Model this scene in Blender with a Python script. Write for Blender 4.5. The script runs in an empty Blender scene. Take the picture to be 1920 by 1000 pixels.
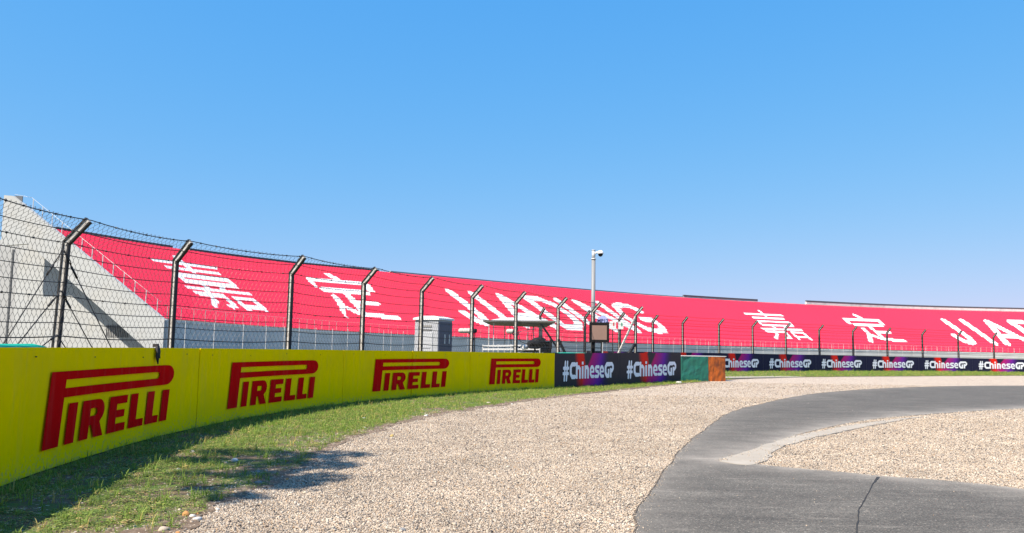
import bpy, bmesh, math, random
import numpy as np
from mathutils import Vector, Matrix, noise
from mathutils.geometry import tessellate_polygon
random.seed(7); np.random.seed(7)
RAD = math.radians
S = bpy.context.scene
COL = S.collection

# ------------------------------------------------------------------ camera, sky, sun, exposure
CAM_H, FPX, PITCH, ROLL = 1.5, 1500.0, math.atan(153 / 1500), RAD(1.0)
cam = bpy.data.objects.new('camera', bpy.data.cameras.new('camera'))
COL.objects.link(cam)
cam.data.sensor_width = 36
cam.data.lens = FPX / 1920 * 36
cam.data.clip_start = 0.05
cam.data.clip_end = 20000
CAM_R = (Matrix.Rotation(math.pi / 2 + PITCH, 3, 'X') @ Matrix.Rotation(ROLL, 3, 'Z'))
cam.matrix_world = Matrix.Translation((0, 0, CAM_H)) @ CAM_R.to_4x4()
S.camera = cam

SUN_H = Vector((-0.77, -0.64)).normalized()          # horizontal direction towards the sun
SUN_EL = RAD(50)
SUN_DIR = Vector((SUN_H.x * math.cos(SUN_EL), SUN_H.y * math.cos(SUN_EL), math.sin(SUN_EL)))
world = bpy.data.worlds.new('World'); S.world = world; world.use_nodes = True
wn = world.node_tree.nodes; wl = world.node_tree.links
bg = wn['Background']
sky = wn.new('ShaderNodeTexSky'); sky.sky_type = 'NISHITA'; sky.sun_disc = False
sky.sun_elevation = SUN_EL; sky.sun_rotation = math.atan2(SUN_H.x, SUN_H.y) % (2 * math.pi)
sky.air_density = 1.0; sky.dust_density = 0.6; sky.ozone_density = 2.0; sky.altitude = 0
# camera-like colour response of the clear blue sky (same for every viewer and for the light it gives)
SKS = 0.0705
ssp = wn.new('ShaderNodeSeparateColor'); scb = wn.new('ShaderNodeCombineColor'); wl.new(sky.outputs[0], ssp.inputs[0])
for ch, (kk, gg) in enumerate(((0.712, 1.10), (0.685, 0.42), (0.955, 0.10))):
    m0 = wn.new('ShaderNodeMath'); m0.operation = 'MULTIPLY'; m0.inputs[1].default_value = 0.14; wl.new(ssp.outputs[ch], m0.inputs[0])
    m1 = wn.new('ShaderNodeMath'); m1.operation = 'POWER'; m1.inputs[1].default_value = gg; wl.new(m0.outputs[0], m1.inputs[0])
    m2 = wn.new('ShaderNodeMath'); m2.operation = 'MULTIPLY'; m2.inputs[1].default_value = kk / 0.14; wl.new(m1.outputs[0], m2.inputs[0])
    wl.new(m2.outputs[0], scb.inputs[ch])
wl.new(scb.outputs[0], bg.inputs[0]); bg.inputs[1].default_value = SKS
sun = bpy.data.objects.new('sun', bpy.data.lights.new('sun', 'SUN')); COL.objects.link(sun)
sun.data.energy = 5.0; sun.data.angle = RAD(0.53); sun.data.color = (1.0, 0.89, 0.74)
sun.rotation_euler = SUN_DIR.to_track_quat('Z', 'Y').to_euler(); sun.location = (-40, -40, 60)
S.view_settings.view_transform = 'Standard'; S.view_settings.look = 'None'
S.view_settings.gamma = 1; S.view_settings.use_curve_mapping = False
S.view_settings.exposure = 1.0

# ------------------------------------------------------------------ helpers
def ray(px, py):
    return CAM_R @ Vector(((px - 960) / FPX, -(py - 500) / FPX, -1))
def gnd(px, py, z=0.0):
    d = ray(px, py); t = (z - CAM_H) / d.z
    return Vector((0, 0, CAM_H)) + t * d
def atY(px, py, Y):
    d = ray(px, py); return Vector((0, 0, CAM_H)) + d * (Y / d.y)

def mat(name, col, rough=0.6, metal=0.0, spec=0.4, var=0.0, scale=4.0, bump=0.0, bscale=60.0, dirt=None, dirt_amt=0.0, dirt_scale=2.0):
    m = bpy.data.materials.new(name); m.use_nodes = True
    nt = m.node_tree; N = nt.nodes; L = nt.links; p = N['Principled BSDF']
    p.inputs['Roughness'].default_value = rough; p.inputs['Metallic'].default_value = metal
    p.inputs['Specular IOR Level'].default_value = spec
    c4 = (*col, 1)
    p.inputs['Base Color'].default_value = c4
    if var or bump or dirt:
        tc = N.new('ShaderNodeTexCoord')
    cur = None
    if var:
        nz = N.new('ShaderNodeTexNoise'); nz.inputs['Scale'].default_value = scale; nz.inputs['Detail'].default_value = 6
        nz.inputs['Roughness'].default_value = 0.65
        L.new(tc.outputs['Object'], nz.inputs['Vector'])
        mx = N.new('ShaderNodeMix'); mx.data_type = 'RGBA'
        mx.inputs['A'].default_value = (*[max(0, c * (1 - var)) for c in col], 1)
        mx.inputs['B'].default_value = (*[min(1, c * (1 + var)) for c in col], 1)
        L.new(nz.outputs['Fac'], mx.inputs['Factor']); cur = mx.outputs['Result']
    if dirt:
        nz = N.new('ShaderNodeTexNoise'); nz.inputs['Scale'].default_value = dirt_scale; nz.inputs['Detail'].default_value = 8
        L.new(tc.outputs['Object'], nz.inputs['Vector'])
        cr = N.new('ShaderNodeValToRGB'); cr.color_ramp.elements[0].position = 0.48; cr.color_ramp.elements[1].position = 0.72
        cr.color_ramp.elements[1].color = (dirt_amt, dirt_amt, dirt_amt, 1)
        L.new(nz.outputs['Fac'], cr.inputs['Fac'])
        mx = N.new('ShaderNodeMix'); mx.data_type = 'RGBA'; mx.inputs['B'].default_value = (*dirt, 1)
        if cur: L.new(cur, mx.inputs['A'])
        else: mx.inputs['A'].default_value = c4
        L.new(cr.outputs['Color'], mx.inputs['Factor']); cur = mx.outputs['Result']
    if cur: L.new(cur, p.inputs['Base Color'])
    if bump:
        nz = N.new('ShaderNodeTexNoise'); nz.inputs['Scale'].default_value = bscale; nz.inputs['Detail'].default_value = 4
        L.new(tc.outputs['Object'], nz.inputs['Vector'])
        b = N.new('ShaderNodeBump'); b.inputs['Strength'].default_value = bump; b.inputs['Distance'].default_value = 0.02
        L.new(nz.outputs['Fac'], b.inputs['Height']); L.new(b.outputs['Normal'], p.inputs['Normal'])
    return m

class MB:
    """collects boxes, bars, tubes and sheets; build() links them as one mesh object"""
    def __init__(s): s.v = []; s.f = []; s.mi = []; s.sm = []
    def add(s, vs, fs, mi=0, smooth=False):
        o = len(s.v); s.v += [tuple(v) for v in vs]
        for f in fs: s.f.append(tuple(i + o for i in f)); s.mi.append(mi); s.sm.append(smooth)
    def box(s, c, size, rot=None, mi=0):
        c = Vector(c); h = Vector(size) / 2
        vs = [Vector((x * h.x, y * h.y, z * h.z)) for x in (-1, 1) for y in (-1, 1) for z in (-1, 1)]
        if rot is not None: vs = [rot @ v for v in vs]
        s.add([c + v for v in vs], [(0, 1, 3, 2), (4, 6, 7, 5), (0, 4, 5, 1), (2, 3, 7, 6), (0, 2, 6, 4), (1, 5, 7, 3)], mi)
    def bar(s, a, b, w, h=None, up=(0, 0, 1), mi=0):
        a = Vector(a); b = Vector(b); d = b - a
        z = d.normalized(); u = Vector(up)
        if abs(z.dot(u.normalized())) > .98: u = Vector((1, 0, 0))
        x = z.cross(u).normalized(); y = x.cross(z)
        s.box((a + b) / 2, (w, h or w, d.length), Matrix((x, y, z)).transposed(), mi)
    def tube(s, pts, r, n=6, mi=0, cap=True):
        pts = [Vector(p) for p in pts]; rings = []; o = len(s.v)
        for i, p in enumerate(pts):
            t = (pts[min(i + 1, len(pts) - 1)] - pts[max(i - 1, 0)]).normalized()
            u = Vector((0, 0, 1)) if abs(t.z) < .9 else Vector((1, 0, 0))
            x = t.cross(u).normalized(); y = x.cross(t)
            rr = r[i] if isinstance(r, (list, tuple)) else r
            for k in range(n):
                a = 2 * math.pi * k / n
                s.v.append(tuple(p + (x * math.cos(a) + y * math.sin(a)) * rr))
        for i in range(len(pts) - 1):
            for k in range(n):
                s.f.append((o + i * n + k, o + i * n + (k + 1) % n, o + (i + 1) * n + (k + 1) % n, o + (i + 1) * n + k)); s.mi.append(mi); s.sm.append(n > 4)
        if cap:
            s.f.append(tuple(o + k for k in reversed(range(n)))); s.mi.append(mi); s.sm.append(False)
            s.f.append(tuple(o + (len(pts) - 1) * n + k for k in range(n))); s.mi.append(mi); s.sm.append(False)
    def build(s, name, mats, parent=None, bevel=0.0):
        me = bpy.data.meshes.new(name); me.from_pydata(s.v, [], s.f)
        if not isinstance(mats, (list, tuple)): mats = [mats]
        for m in mats: me.materials.append(m)
        me.polygons.foreach_set('material_index', s.mi); me.polygons.foreach_set('use_smooth', s.sm)
        me.update()
        bm = bmesh.new(); bm.from_mesh(me); bmesh.ops.recalc_face_normals(bm, faces=bm.faces); bm.to_mesh(me); bm.free()
        o = bpy.data.objects.new(name, me); COL.objects.link(o)
        if parent: o.parent = parent; o.matrix_parent_inverse = parent.matrix_world.inverted()
        if bevel:
            b = o.modifiers.new('edges', 'BEVEL'); b.width = bevel; b.segments = 2; b.limit_method = 'ANGLE'
        return o

def raw(name, v, f, m, parent=None, smooth=False):
    me = bpy.data.meshes.new(name); me.from_pydata([tuple(x) for x in v], [], [tuple(x) for x in f])
    if m: me.materials.append(m)
    if smooth: me.polygons.foreach_set('use_smooth', [True] * len(me.polygons))
    me.update()
    o = bpy.data.objects.new(name, me); COL.objects.link(o)
    if parent: o.parent = parent; o.matrix_parent_inverse = parent.matrix_world.inverted()
    return o
def tag(o, label=None, cat=None, group=None, kind=None):
    for k, v in (('label', label), ('category', cat), ('group', group), ('kind', kind)):
        if v: o[k] = v
    return o
def thing(name, label, cat, loc=(0, 0, 0), rz=0, group=None):
    o = bpy.data.objects.new(name, None); COL.objects.link(o)
    o.empty_display_size = 0.2
    o.matrix_world = Matrix.Translation(loc) @ Matrix.Rotation(rz, 4, 'Z')
    o.location = loc; o.rotation_euler = (0, 0, rz)
    return tag(o, label, cat, group)

def catmull(pts, n=24):
    P = [Vector(p) for p in pts]; P = [2 * P[0] - P[1]] + P + [2 * P[-1] - P[-2]]; out = []
    for i in range(1, len(P) - 2):
        a, b, c, d = P[i - 1:i + 3]
        for k in range(n):
            t = k / n
            out.append(.5 * ((2 * b) + (c - a) * t + (2 * a - 5 * b + 4 * c - d) * t * t + (-a + 3 * b - 3 * c + d) * t ** 3))
    out.append(P[-2]); return out
class Path:
    def __init__(s, pts, n=40):
        p = np.array([tuple(v) for v in catmull([Vector((*q, 0)) for q in pts], n)])[:, :2]
        s.p = p; s.s = np.r_[0, np.cumsum(np.linalg.norm(np.diff(p, axis=0), axis=1))]; s.L = s.s[-1]
    def at(s, u): return Vector((np.interp(u, s.s, s.p[:, 0]), np.interp(u, s.s, s.p[:, 1]), 0))
    def tan(s, u):
        return (s.at(min(s.L, u + .3)) - s.at(max(0, u - .3))).normalized()
    def nrm(s, u):                                  # to the side of the circuit (right hand of the direction of travel)
        t = s.tan(u); return Vector((t.y, -t.x, 0))
    def u_at_px(s, px, z=0.7):
        best = None
        for u in np.arange(0, s.L, .05):
            q = CAM_R.transposed() @ (s.at(u) + Vector((0, 0, z - CAM_H)))
            if q.z < -0.1:
                x = 960 - FPX * q.x / q.z
                if best is None or abs(x - px) < best[0]: best = (abs(x - px), u)
        return best[1]

# ------------------------------------------------------------------ letter shapes (signed distance, then contour)
def sd_line(X, Y, pts, hw):
    d = np.full(X.shape, 1e9)
    for (ax, ay), (bx, by) in zip(pts[:-1], pts[1:]):
        ex, ey = bx - ax, by - ay; l2 = ex * ex + ey * ey + 1e-12
        t = np.clip(((X - ax) * ex + (Y - ay) * ey) / l2, 0, 1)
        d = np.minimum(d, np.hypot(X - ax - t * ex, Y - ay - t * ey))
    return d - hw
def sd_box(X, Y, x0, y0, x1, y1):
    dx = np.abs(X - (x0 + x1) / 2) - abs(x1 - x0) / 2; dy = np.abs(Y - (y0 + y1) / 2) - abs(y1 - y0) / 2
    return np.hypot(np.maximum(dx, 0), np.maximum(dy, 0)) + np.minimum(np.maximum(dx, dy), 0)
def contour_mesh(xs, ys, D):
    """triangles of the region D<0 on the grid xs, ys (marching squares, shared vertices)"""
    V = {}; verts = []; faces = []
    def vid(key, p):
        if key not in V: V[key] = len(verts); verts.append(p)
        return V[key]
    nx, ny = len(xs), len(ys)
    inside = D < 0
    cell = inside[:-1, :-1] | inside[1:, :-1] | inside[:-1, 1:] | inside[1:, 1:]
    for i, j in zip(*np.nonzero(cell)):
        c = [(i, j), (i + 1, j), (i + 1, j + 1), (i, j + 1)]; poly = []
        for k in range(4):
            a, b = c[k], c[(k + 1) % 4]; da, db = D[a], D[b]
            if da < 0: poly.append(vid(a, (xs[a[0]], ys[a[1]])))
            if (da < 0) != (db < 0):
                t = da / (da - db); key = (min(a, b), max(a, b))
                poly.append(vid(key, (xs[a[0]] + t * (xs[b[0]] - xs[a[0]]), ys[a[1]] + t * (ys[b[1]] - ys[a[1]]))))
        if len(poly) >= 3: faces.append(poly)
    return verts, faces

# ------------------------------------------------------------------ materials
M = {}
M['yellow'] = mat('yellow_vinyl', (0.97, 0.67, 0.0), 0.85, spec=0.0, var=0.05, scale=1.2, dirt=(0.50, 0.38, 0.03), dirt_amt=0.2, dirt_scale=1.5, bump=0.12, bscale=1.2)
def scuff(m, tint, amt):
    nt = m.node_tree; N = nt.nodes; L = nt.links; p = N['Principled BSDF']; src = p.inputs['Base Color'].links[0].from_socket
    tc = N.new('ShaderNodeTexCoord'); mp = N.new('ShaderNodeMapping'); mp.inputs['Scale'].default_value = (9, 9, .7); L.new(tc.outputs['Object'], mp.inputs['Vector'])
    nz = N.new('ShaderNodeTexNoise'); nz.inputs['Scale'].default_value = 1.0; nz.inputs['Detail'].default_value = 7; nz.inputs['Roughness'].default_value = .7; L.new(mp.outputs[0], nz.inputs['Vector'])
    mr = N.new('ShaderNodeMapRange'); mr.inputs['From Min'].default_value = .5; mr.inputs['From Max'].default_value = .8; mr.inputs['To Max'].default_value = amt; L.new(nz.outputs['Fac'], mr.inputs['Value'])
    sp = N.new('ShaderNodeTexNoise'); sp.inputs['Scale'].default_value = 26; sp.inputs['Detail'].default_value = 5; L.new(tc.outputs['Object'], sp.inputs['Vector'])
    sx = N.new('ShaderNodeSeparateXYZ'); L.new(tc.outputs['Object'], sx.inputs[0])
    zr = N.new('ShaderNodeMapRange'); zr.inputs['From Min'].default_value = .02; zr.inputs['From Max'].default_value = .42; zr.inputs['To Min'].default_value = .24; zr.inputs['To Max'].default_value = -.05; L.new(sx.outputs['Z'], zr.inputs['Value'])
    ad = N.new('ShaderNodeMath'); ad.operation = 'ADD'; L.new(sp.outputs['Fac'], ad.inputs[0]); L.new(zr.outputs[0], ad.inputs[1])
    th = N.new('ShaderNodeMapRange'); th.inputs['From Min'].default_value = .66; th.inputs['From Max'].default_value = .80; th.inputs['To Max'].default_value = .55; L.new(ad.outputs[0], th.inputs['Value'])
    mxx = N.new('ShaderNodeMath'); mxx.operation = 'MAXIMUM'; L.new(mr.outputs[0], mxx.inputs[0]); L.new(th.outputs[0], mxx.inputs[1])
    mx = N.new('ShaderNodeMix'); mx.data_type = 'RGBA'; mx.inputs['B'].default_value = (*tint, 1); L.new(mxx.outputs[0], mx.inputs['Factor']); L.new(src, mx.inputs['A']); L.new(mx.outputs['Result'], p.inputs['Base Color'])
scuff(M['yellow'], (0.42, 0.34, 0.12), 0.22)
M['red_print'] = mat('red_print', (0.62, 0.006, 0.006), 0.85, spec=0.0, var=0.12, scale=2.0)
scuff(M['red_print'], (0.45, 0.10, 0.08), 0.30)
M['white_print'] = mat('white_print', (0.85, 0.85, 0.88), 0.45, var=0.03)
M['board_back'] = mat('board_backing', (0.22, 0.22, 0.22), 0.8)
M['galv'] = mat('galvanised_steel', (0.44, 0.43, 0.41), 0.6, metal=0.0, var=0.22, scale=14, dirt=(0.20, 0.16, 0.12), dirt_amt=0.5, dirt_scale=5)
M['dark_steel'] = mat('dark_steel', (0.022, 0.022, 0.024), 0.55, metal=0.2, var=0.3, scale=20)
M['cable'] = mat('steel_cable', (0.02, 0.02, 0.022), 0.6)
M['mesh'] = mat('mesh_wire', (0.07, 0.07, 0.07), 0.5, metal=0.3)
M['concrete'] = mat('pale_concrete', (0.345, 0.36, 0.37), 0.85, var=0.10, scale=0.25, dirt=(0.34, 0.33, 0.30), dirt_amt=0.35, dirt_scale=0.35, bump=0.2, bscale=8)
M['concrete_grey'] = mat('grey_concrete', (0.42, 0.43, 0.43), 0.85, var=0.12, scale=0.4, dirt=(0.26, 0.26, 0.25), dirt_amt=0.4, dirt_scale=0.3)
M['stand_white'] = mat('white_painted_concrete', (0.66, 0.66, 0.64), 0.8, var=0.10, scale=0.4, dirt=(0.36, 0.35, 0.33), dirt_amt=0.5, dirt_scale=0.6)
M['stand_dark'] = mat('dark_coping', (0.09, 0.095, 0.105), 0.7, var=0.25, scale=0.8)
M['opening'] = mat('recess_concrete', (0.30, 0.31, 0.32), 0.9, var=0.1)
M['seat_red'] = mat('red_seat_plastic', (0.80, 0.033, 0.074), 0.6, spec=0.15, var=0.08, scale=0.12)
M['seat_white'] = mat('white_seat_plastic', (0.80, 0.80, 0.80), 0.5, var=0.05, scale=0.5)
M['rail'] = mat('rail_grey', (0.50, 0.51, 0.52), 0.5, metal=0.3)
M['canopy'] = mat('canopy_sheet', (0.16, 0.155, 0.145), 0.8, var=0.1)
M['wall_pale'] = mat('pale_wall', (0.56, 0.56, 0.55), 0.85, var=0.10, scale=0.4, dirt=(0.34, 0.34, 0.33), dirt_amt=0.4, dirt_scale=0.3)
M['cabin_door'] = mat('cabin_door', (0.38, 0.395, 0.43), 0.5, var=0.08, scale=3)
M['rail_faded'] = mat('weathered_rail', (0.30, 0.27, 0.27), 0.6)
M['mast'] = mat('mast_grey', (0.20, 0.21, 0.22), 0.5, metal=0.0, var=0.08)
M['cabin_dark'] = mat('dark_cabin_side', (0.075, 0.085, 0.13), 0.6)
M['white_paint'] = mat('white_paint', (0.74, 0.74, 0.74), 0.5, var=0.06)
M['black_plastic'] = mat('black_plastic', (0.009, 0.009, 0.010), 0.6, spec=0.15)
M['navy'] = mat('navy_cabin_plastic', (0.33, 0.345, 0.38), 0.55, var=0.06, scale=1.5)
M['teal'] = mat('teal_tarpaulin', (0.012, 0.33, 0.235), 0.8, spec=0.1, var=0.2, scale=5)
M['green_tarp'] = mat('green_tarpaulin', (0.018, 0.145, 0.098), 0.5, var=0.35, scale=1.6, dirt=(0.03, 0.16, 0.14), dirt_amt=0.7, dirt_scale=1.2, bump=0.5, bscale=3)
M['orange_tarp'] = mat('orange_tarpaulin', (0.42, 0.095, 0.008), 0.5, var=0.25, scale=2.0, dirt=(0.12, 0.03, 0.01), dirt_amt=0.8, dirt_scale=2.2, bump=0.4, bscale=4)
M['cloth'] = mat('dark_rag', (0.03, 0.028, 0.03), 0.9)
M['fur'] = mat('grey_fur', (0.52, 0.51, 0.48), 0.95, var=0.3, scale=30, bump=1.0, bscale=60)
M['sign_blue'] = mat('lilac_sign', (0.36, 0.38, 0.66), 0.5)
M['ink'] = mat('navy_ink', (0.02, 0.02, 0.09), 0.5)
M['amber'] = mat('panel_screen', (0.215, 0.135, 0.11), 0.5, var=0.15, scale=3.0)
M['bark'] = mat('bark', (0.10, 0.075, 0.05), 0.9)
M['louvre'] = mat('louvre_metal', (0.06, 0.06, 0.065), 0.6)
M['red_mark'] = mat('red_mark', (0.6, 0.02, 0.02), 0.5)
M['green_mark'] = mat('green_mark', (0.05, 0.35, 0.2), 0.5)

def leaf_mat(name, col, var=0.35):
    m = bpy.data.materials.new(name); m.use_nodes = True; nt = m.node_tree; N = nt.nodes; L = nt.links; p = N['Principled BSDF']
    oi = N.new('ShaderNodeObjectInfo'); r = N.new('ShaderNodeValToRGB'); e = r.color_ramp.elements
    e[0].color = (*[c * (1 - var) for c in col], 1); e[1].color = (col[0] * 2.4, col[1] * 1.2, col[2] * 2.4, 1)
    r.color_ramp.elements.new(0.84).color = (col[0] * 1.3, col[1] * 1.1, col[2], 1); k = r.color_ramp.elements.new(0.90); k.color = (col[0] * 2.3, col[1] * 1.15, col[2] * 2.0, 1)
    L.new(oi.outputs['Random'], r.inputs['Fac']); L.new(r.outputs['Color'], p.inputs['Base Color'])
    p.inputs['Roughness'].default_value = 0.6; p.inputs['Specular IOR Level'].default_value = 0.25
    tr = N.new('ShaderNodeBsdfTranslucent'); L.new(r.outputs['Color'], tr.inputs['Color'])
    ms = N.new('ShaderNodeMixShader'); ms.inputs[0].default_value = 0.30
    out = N['Material Output']; L.new(p.outputs[0], ms.inputs[1]); L.new(tr.outputs[0], ms.inputs[2]); L.new(ms.outputs[0], out.inputs['Surface'])
    return m
M['grass'] = leaf_mat('grass_blade', (0.205, 0.335, 0.058))
M['weed'] = leaf_mat('weed_leaf', (0.18, 0.275, 0.062))
M['tree_leaf'] = leaf_mat('tree_leaf', (0.05, 0.09, 0.02))

PEB = [(0.0, (0.38, 0.306, 0.234)), (0.24, (0.44, 0.369, 0.292)), (0.42, (0.293, 0.232, 0.18)), (0.58, (0.469, 0.413, 0.338)), (0.68, (0.219, 0.189, 0.163)), (0.79, (0.366, 0.248, 0.15)), (0.82, (0.139, 0.124, 0.111)), (0.92, (0.512, 0.462, 0.393)), (0.955, (0.056, 0.05, 0.048))]
def ramp(N, stops, interp='CONSTANT'):
    r = N.new('ShaderNodeValToRGB'); r.color_ramp.interpolation = interp
    e = r.color_ramp.elements
    while len(e) < len(stops): e.new(0.5)
    for k, (p, c) in enumerate(stops): e[k].position = p; e[k].color = (*c, 1)
    return r
def gravel_sheet_mat():
    m = bpy.data.materials.new('gravel_bed'); m.use_nodes = True; nt = m.node_tree; N = nt.nodes; L = nt.links; p = N['Principled BSDF']
    p.inputs['Roughness'].default_value = 0.8; p.inputs['Specular IOR Level'].default_value = 0.3
    tc = N.new('ShaderNodeTexCoord')
    v = N.new('ShaderNodeTexVoronoi'); v.inputs['Scale'].default_value = 42; L.new(tc.outputs['Object'], v.inputs['Vector'])
    sep = N.new('ShaderNodeSeparateColor'); L.new(v.outputs['Color'], sep.inputs[0])
    r = ramp(N, PEB); L.new(sep.outputs[0], r.inputs['Fac'])
    # soil between the stones
    rr = N.new('ShaderNodeMapRange'); rr.inputs['From Min'].default_value = 0.50; rr.inputs['From Max'].default_value = 0.75
    L.new(v.outputs['Distance'], rr.inputs['Value'])
    mx = N.new('ShaderNodeMix'); mx.data_type = 'RGBA'; mx.inputs['B'].default_value = (0.20, 0.155, 0.12, 1)
    L.new(rr.outputs[0], mx.inputs['Factor']); L.new(r.outputs['Color'], mx.inputs['A'])
    n2 = N.new('ShaderNodeTexNoise'); n2.inputs['Scale'].default_value = 0.55; n2.inputs['Detail'].default_value = 5; L.new(tc.outputs['Object'], n2.inputs['Vector'])
    hv = N.new('ShaderNodeMapRange'); hv.inputs['To Min'].default_value = 1.12; hv.inputs['To Max'].default_value = 1.5; L.new(n2.outputs['Fac'], hv.inputs['Value'])
    mm = N.new('ShaderNodeMix'); mm.data_type = 'RGBA'; mm.blend_type = 'MULTIPLY'; mm.inputs['Factor'].default_value = 1
    L.new(mx.outputs['Result'], mm.inputs['A']); L.new(hv.outputs[0], mm.inputs['B']); L.new(mm.outputs['Result'], p.inputs['Base Color'])
    b = N.new('ShaderNodeBump'); b.inputs['Strength'].default_value = 0.55; b.inputs['Distance'].default_value = 0.010; b.invert = True
    L.new(v.outputs['Distance'], b.inputs['Height']); L.new(b.outputs['Normal'], p.inputs['Normal'])
    return m
def pebble_mat():
    m = bpy.data.materials.new('pebble'); m.use_nodes = True; nt = m.node_tree; N = nt.nodes; L = nt.links; p = N['Principled BSDF']
    p.inputs['Roughness'].default_value = 0.75; p.inputs['Specular IOR Level'].default_value = 0.3
    oi = N.new('ShaderNodeObjectInfo'); r = ramp(N, PEB); L.new(oi.outputs['Random'], r.inputs['Fac'])
    nz = N.new('ShaderNodeTexNoise'); nz.inputs['Scale'].default_value = 0.8; nz.inputs['Detail'].default_value = 6; nz.inputs['Roughness'].default_value = .65; L.new(oi.outputs['Location'], nz.inputs['Vector'])
    mr = N.new('ShaderNodeMapRange'); mr.inputs['From Min'].default_value = .3; mr.inputs['From Max'].default_value = .7; mr.inputs['To Min'].default_value = .78; mr.inputs['To Max'].default_value = 1.2; L.new(nz.outputs['Fac'], mr.inputs['Value'])
    mm = N.new('ShaderNodeMix'); mm.data_type = 'RGBA'; mm.blend_type = 'MULTIPLY'; mm.inputs['Factor'].default_value = 1
    L.new(r.outputs['Color'], mm.inputs['A']); L.new(mr.outputs[0], mm.inputs['B']); L.new(mm.outputs['Result'], p.inputs['Base Color'])
    return m
M['gravel'] = gravel_sheet_mat(); M['pebble'] = pebble_mat()

def soil_mat():
    m = bpy.data.materials.new('verge_soil'); m.use_nodes = True; nt = m.node_tree; N = nt.nodes; L = nt.links; p = N['Principled BSDF']
    p.inputs['Roughness'].default_value = 0.95; p.inputs['Specular IOR Level'].default_value = 0.1
    tc = N.new('ShaderNodeTexCoord')
    n1 = N.new('ShaderNodeTexNoise'); n1.inputs['Scale'].default_value = 1.6; n1.inputs['Detail'].default_value = 9; n1.inputs['Roughness'].default_value = 0.7
    L.new(tc.outputs['Object'], n1.inputs['Vector'])
    r = ramp(N, [(0.30, (0.07, 0.12, 0.03)), (0.45, (0.09, 0.125, 0.037)), (0.54, (0.125, 0.09, 0.06)), (0.72, (0.19, 0.145, 0.105))], 'LINEAR')
    L.new(n1.outputs['Fac'], r.inputs['Fac'])
    v = N.new('ShaderNodeTexVoronoi'); v.inputs['Scale'].default_value = 38; L.new(tc.outputs['Object'], v.inputs['Vector'])
    sep = N.new('ShaderNodeSeparateColor'); L.new(v.outputs['Color'], sep.inputs[0])
    rs = ramp(N, [(0, (0, 0, 0)), (0.95, (1, 1, 1))]); L.new(sep.outputs[1], rs.inputs['Fac'])
    pr = ramp(N, PEB); L.new(sep.outputs[0], pr.inputs['Fac'])
    mx = N.new('ShaderNodeMix'); mx.data_type = 'RGBA'; L.new(rs.outputs['Color'], mx.inputs['Factor']); L.new(r.outputs['Color'], mx.inputs['A']); L.new(pr.outputs['Color'], mx.inputs['B'])
    L.new(mx.outputs['Result'], p.inputs['Base Color'])
    b = N.new('ShaderNodeBump'); b.inputs['Strength'].default_value = 0.8; b.inputs['Distance'].default_value = 0.02
    n3 = N.new('ShaderNodeTexNoise'); n3.inputs['Scale'].default_value = 30; n3.inputs['Detail'].default_value = 6; L.new(tc.outputs['Object'], n3.inputs['Vector'])
    L.new(n3.outputs['Fac'], b.inputs['Height']); L.new(b.outputs['Normal'], p.inputs['Normal'])
    return m
M['soil'] = soil_mat()

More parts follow.
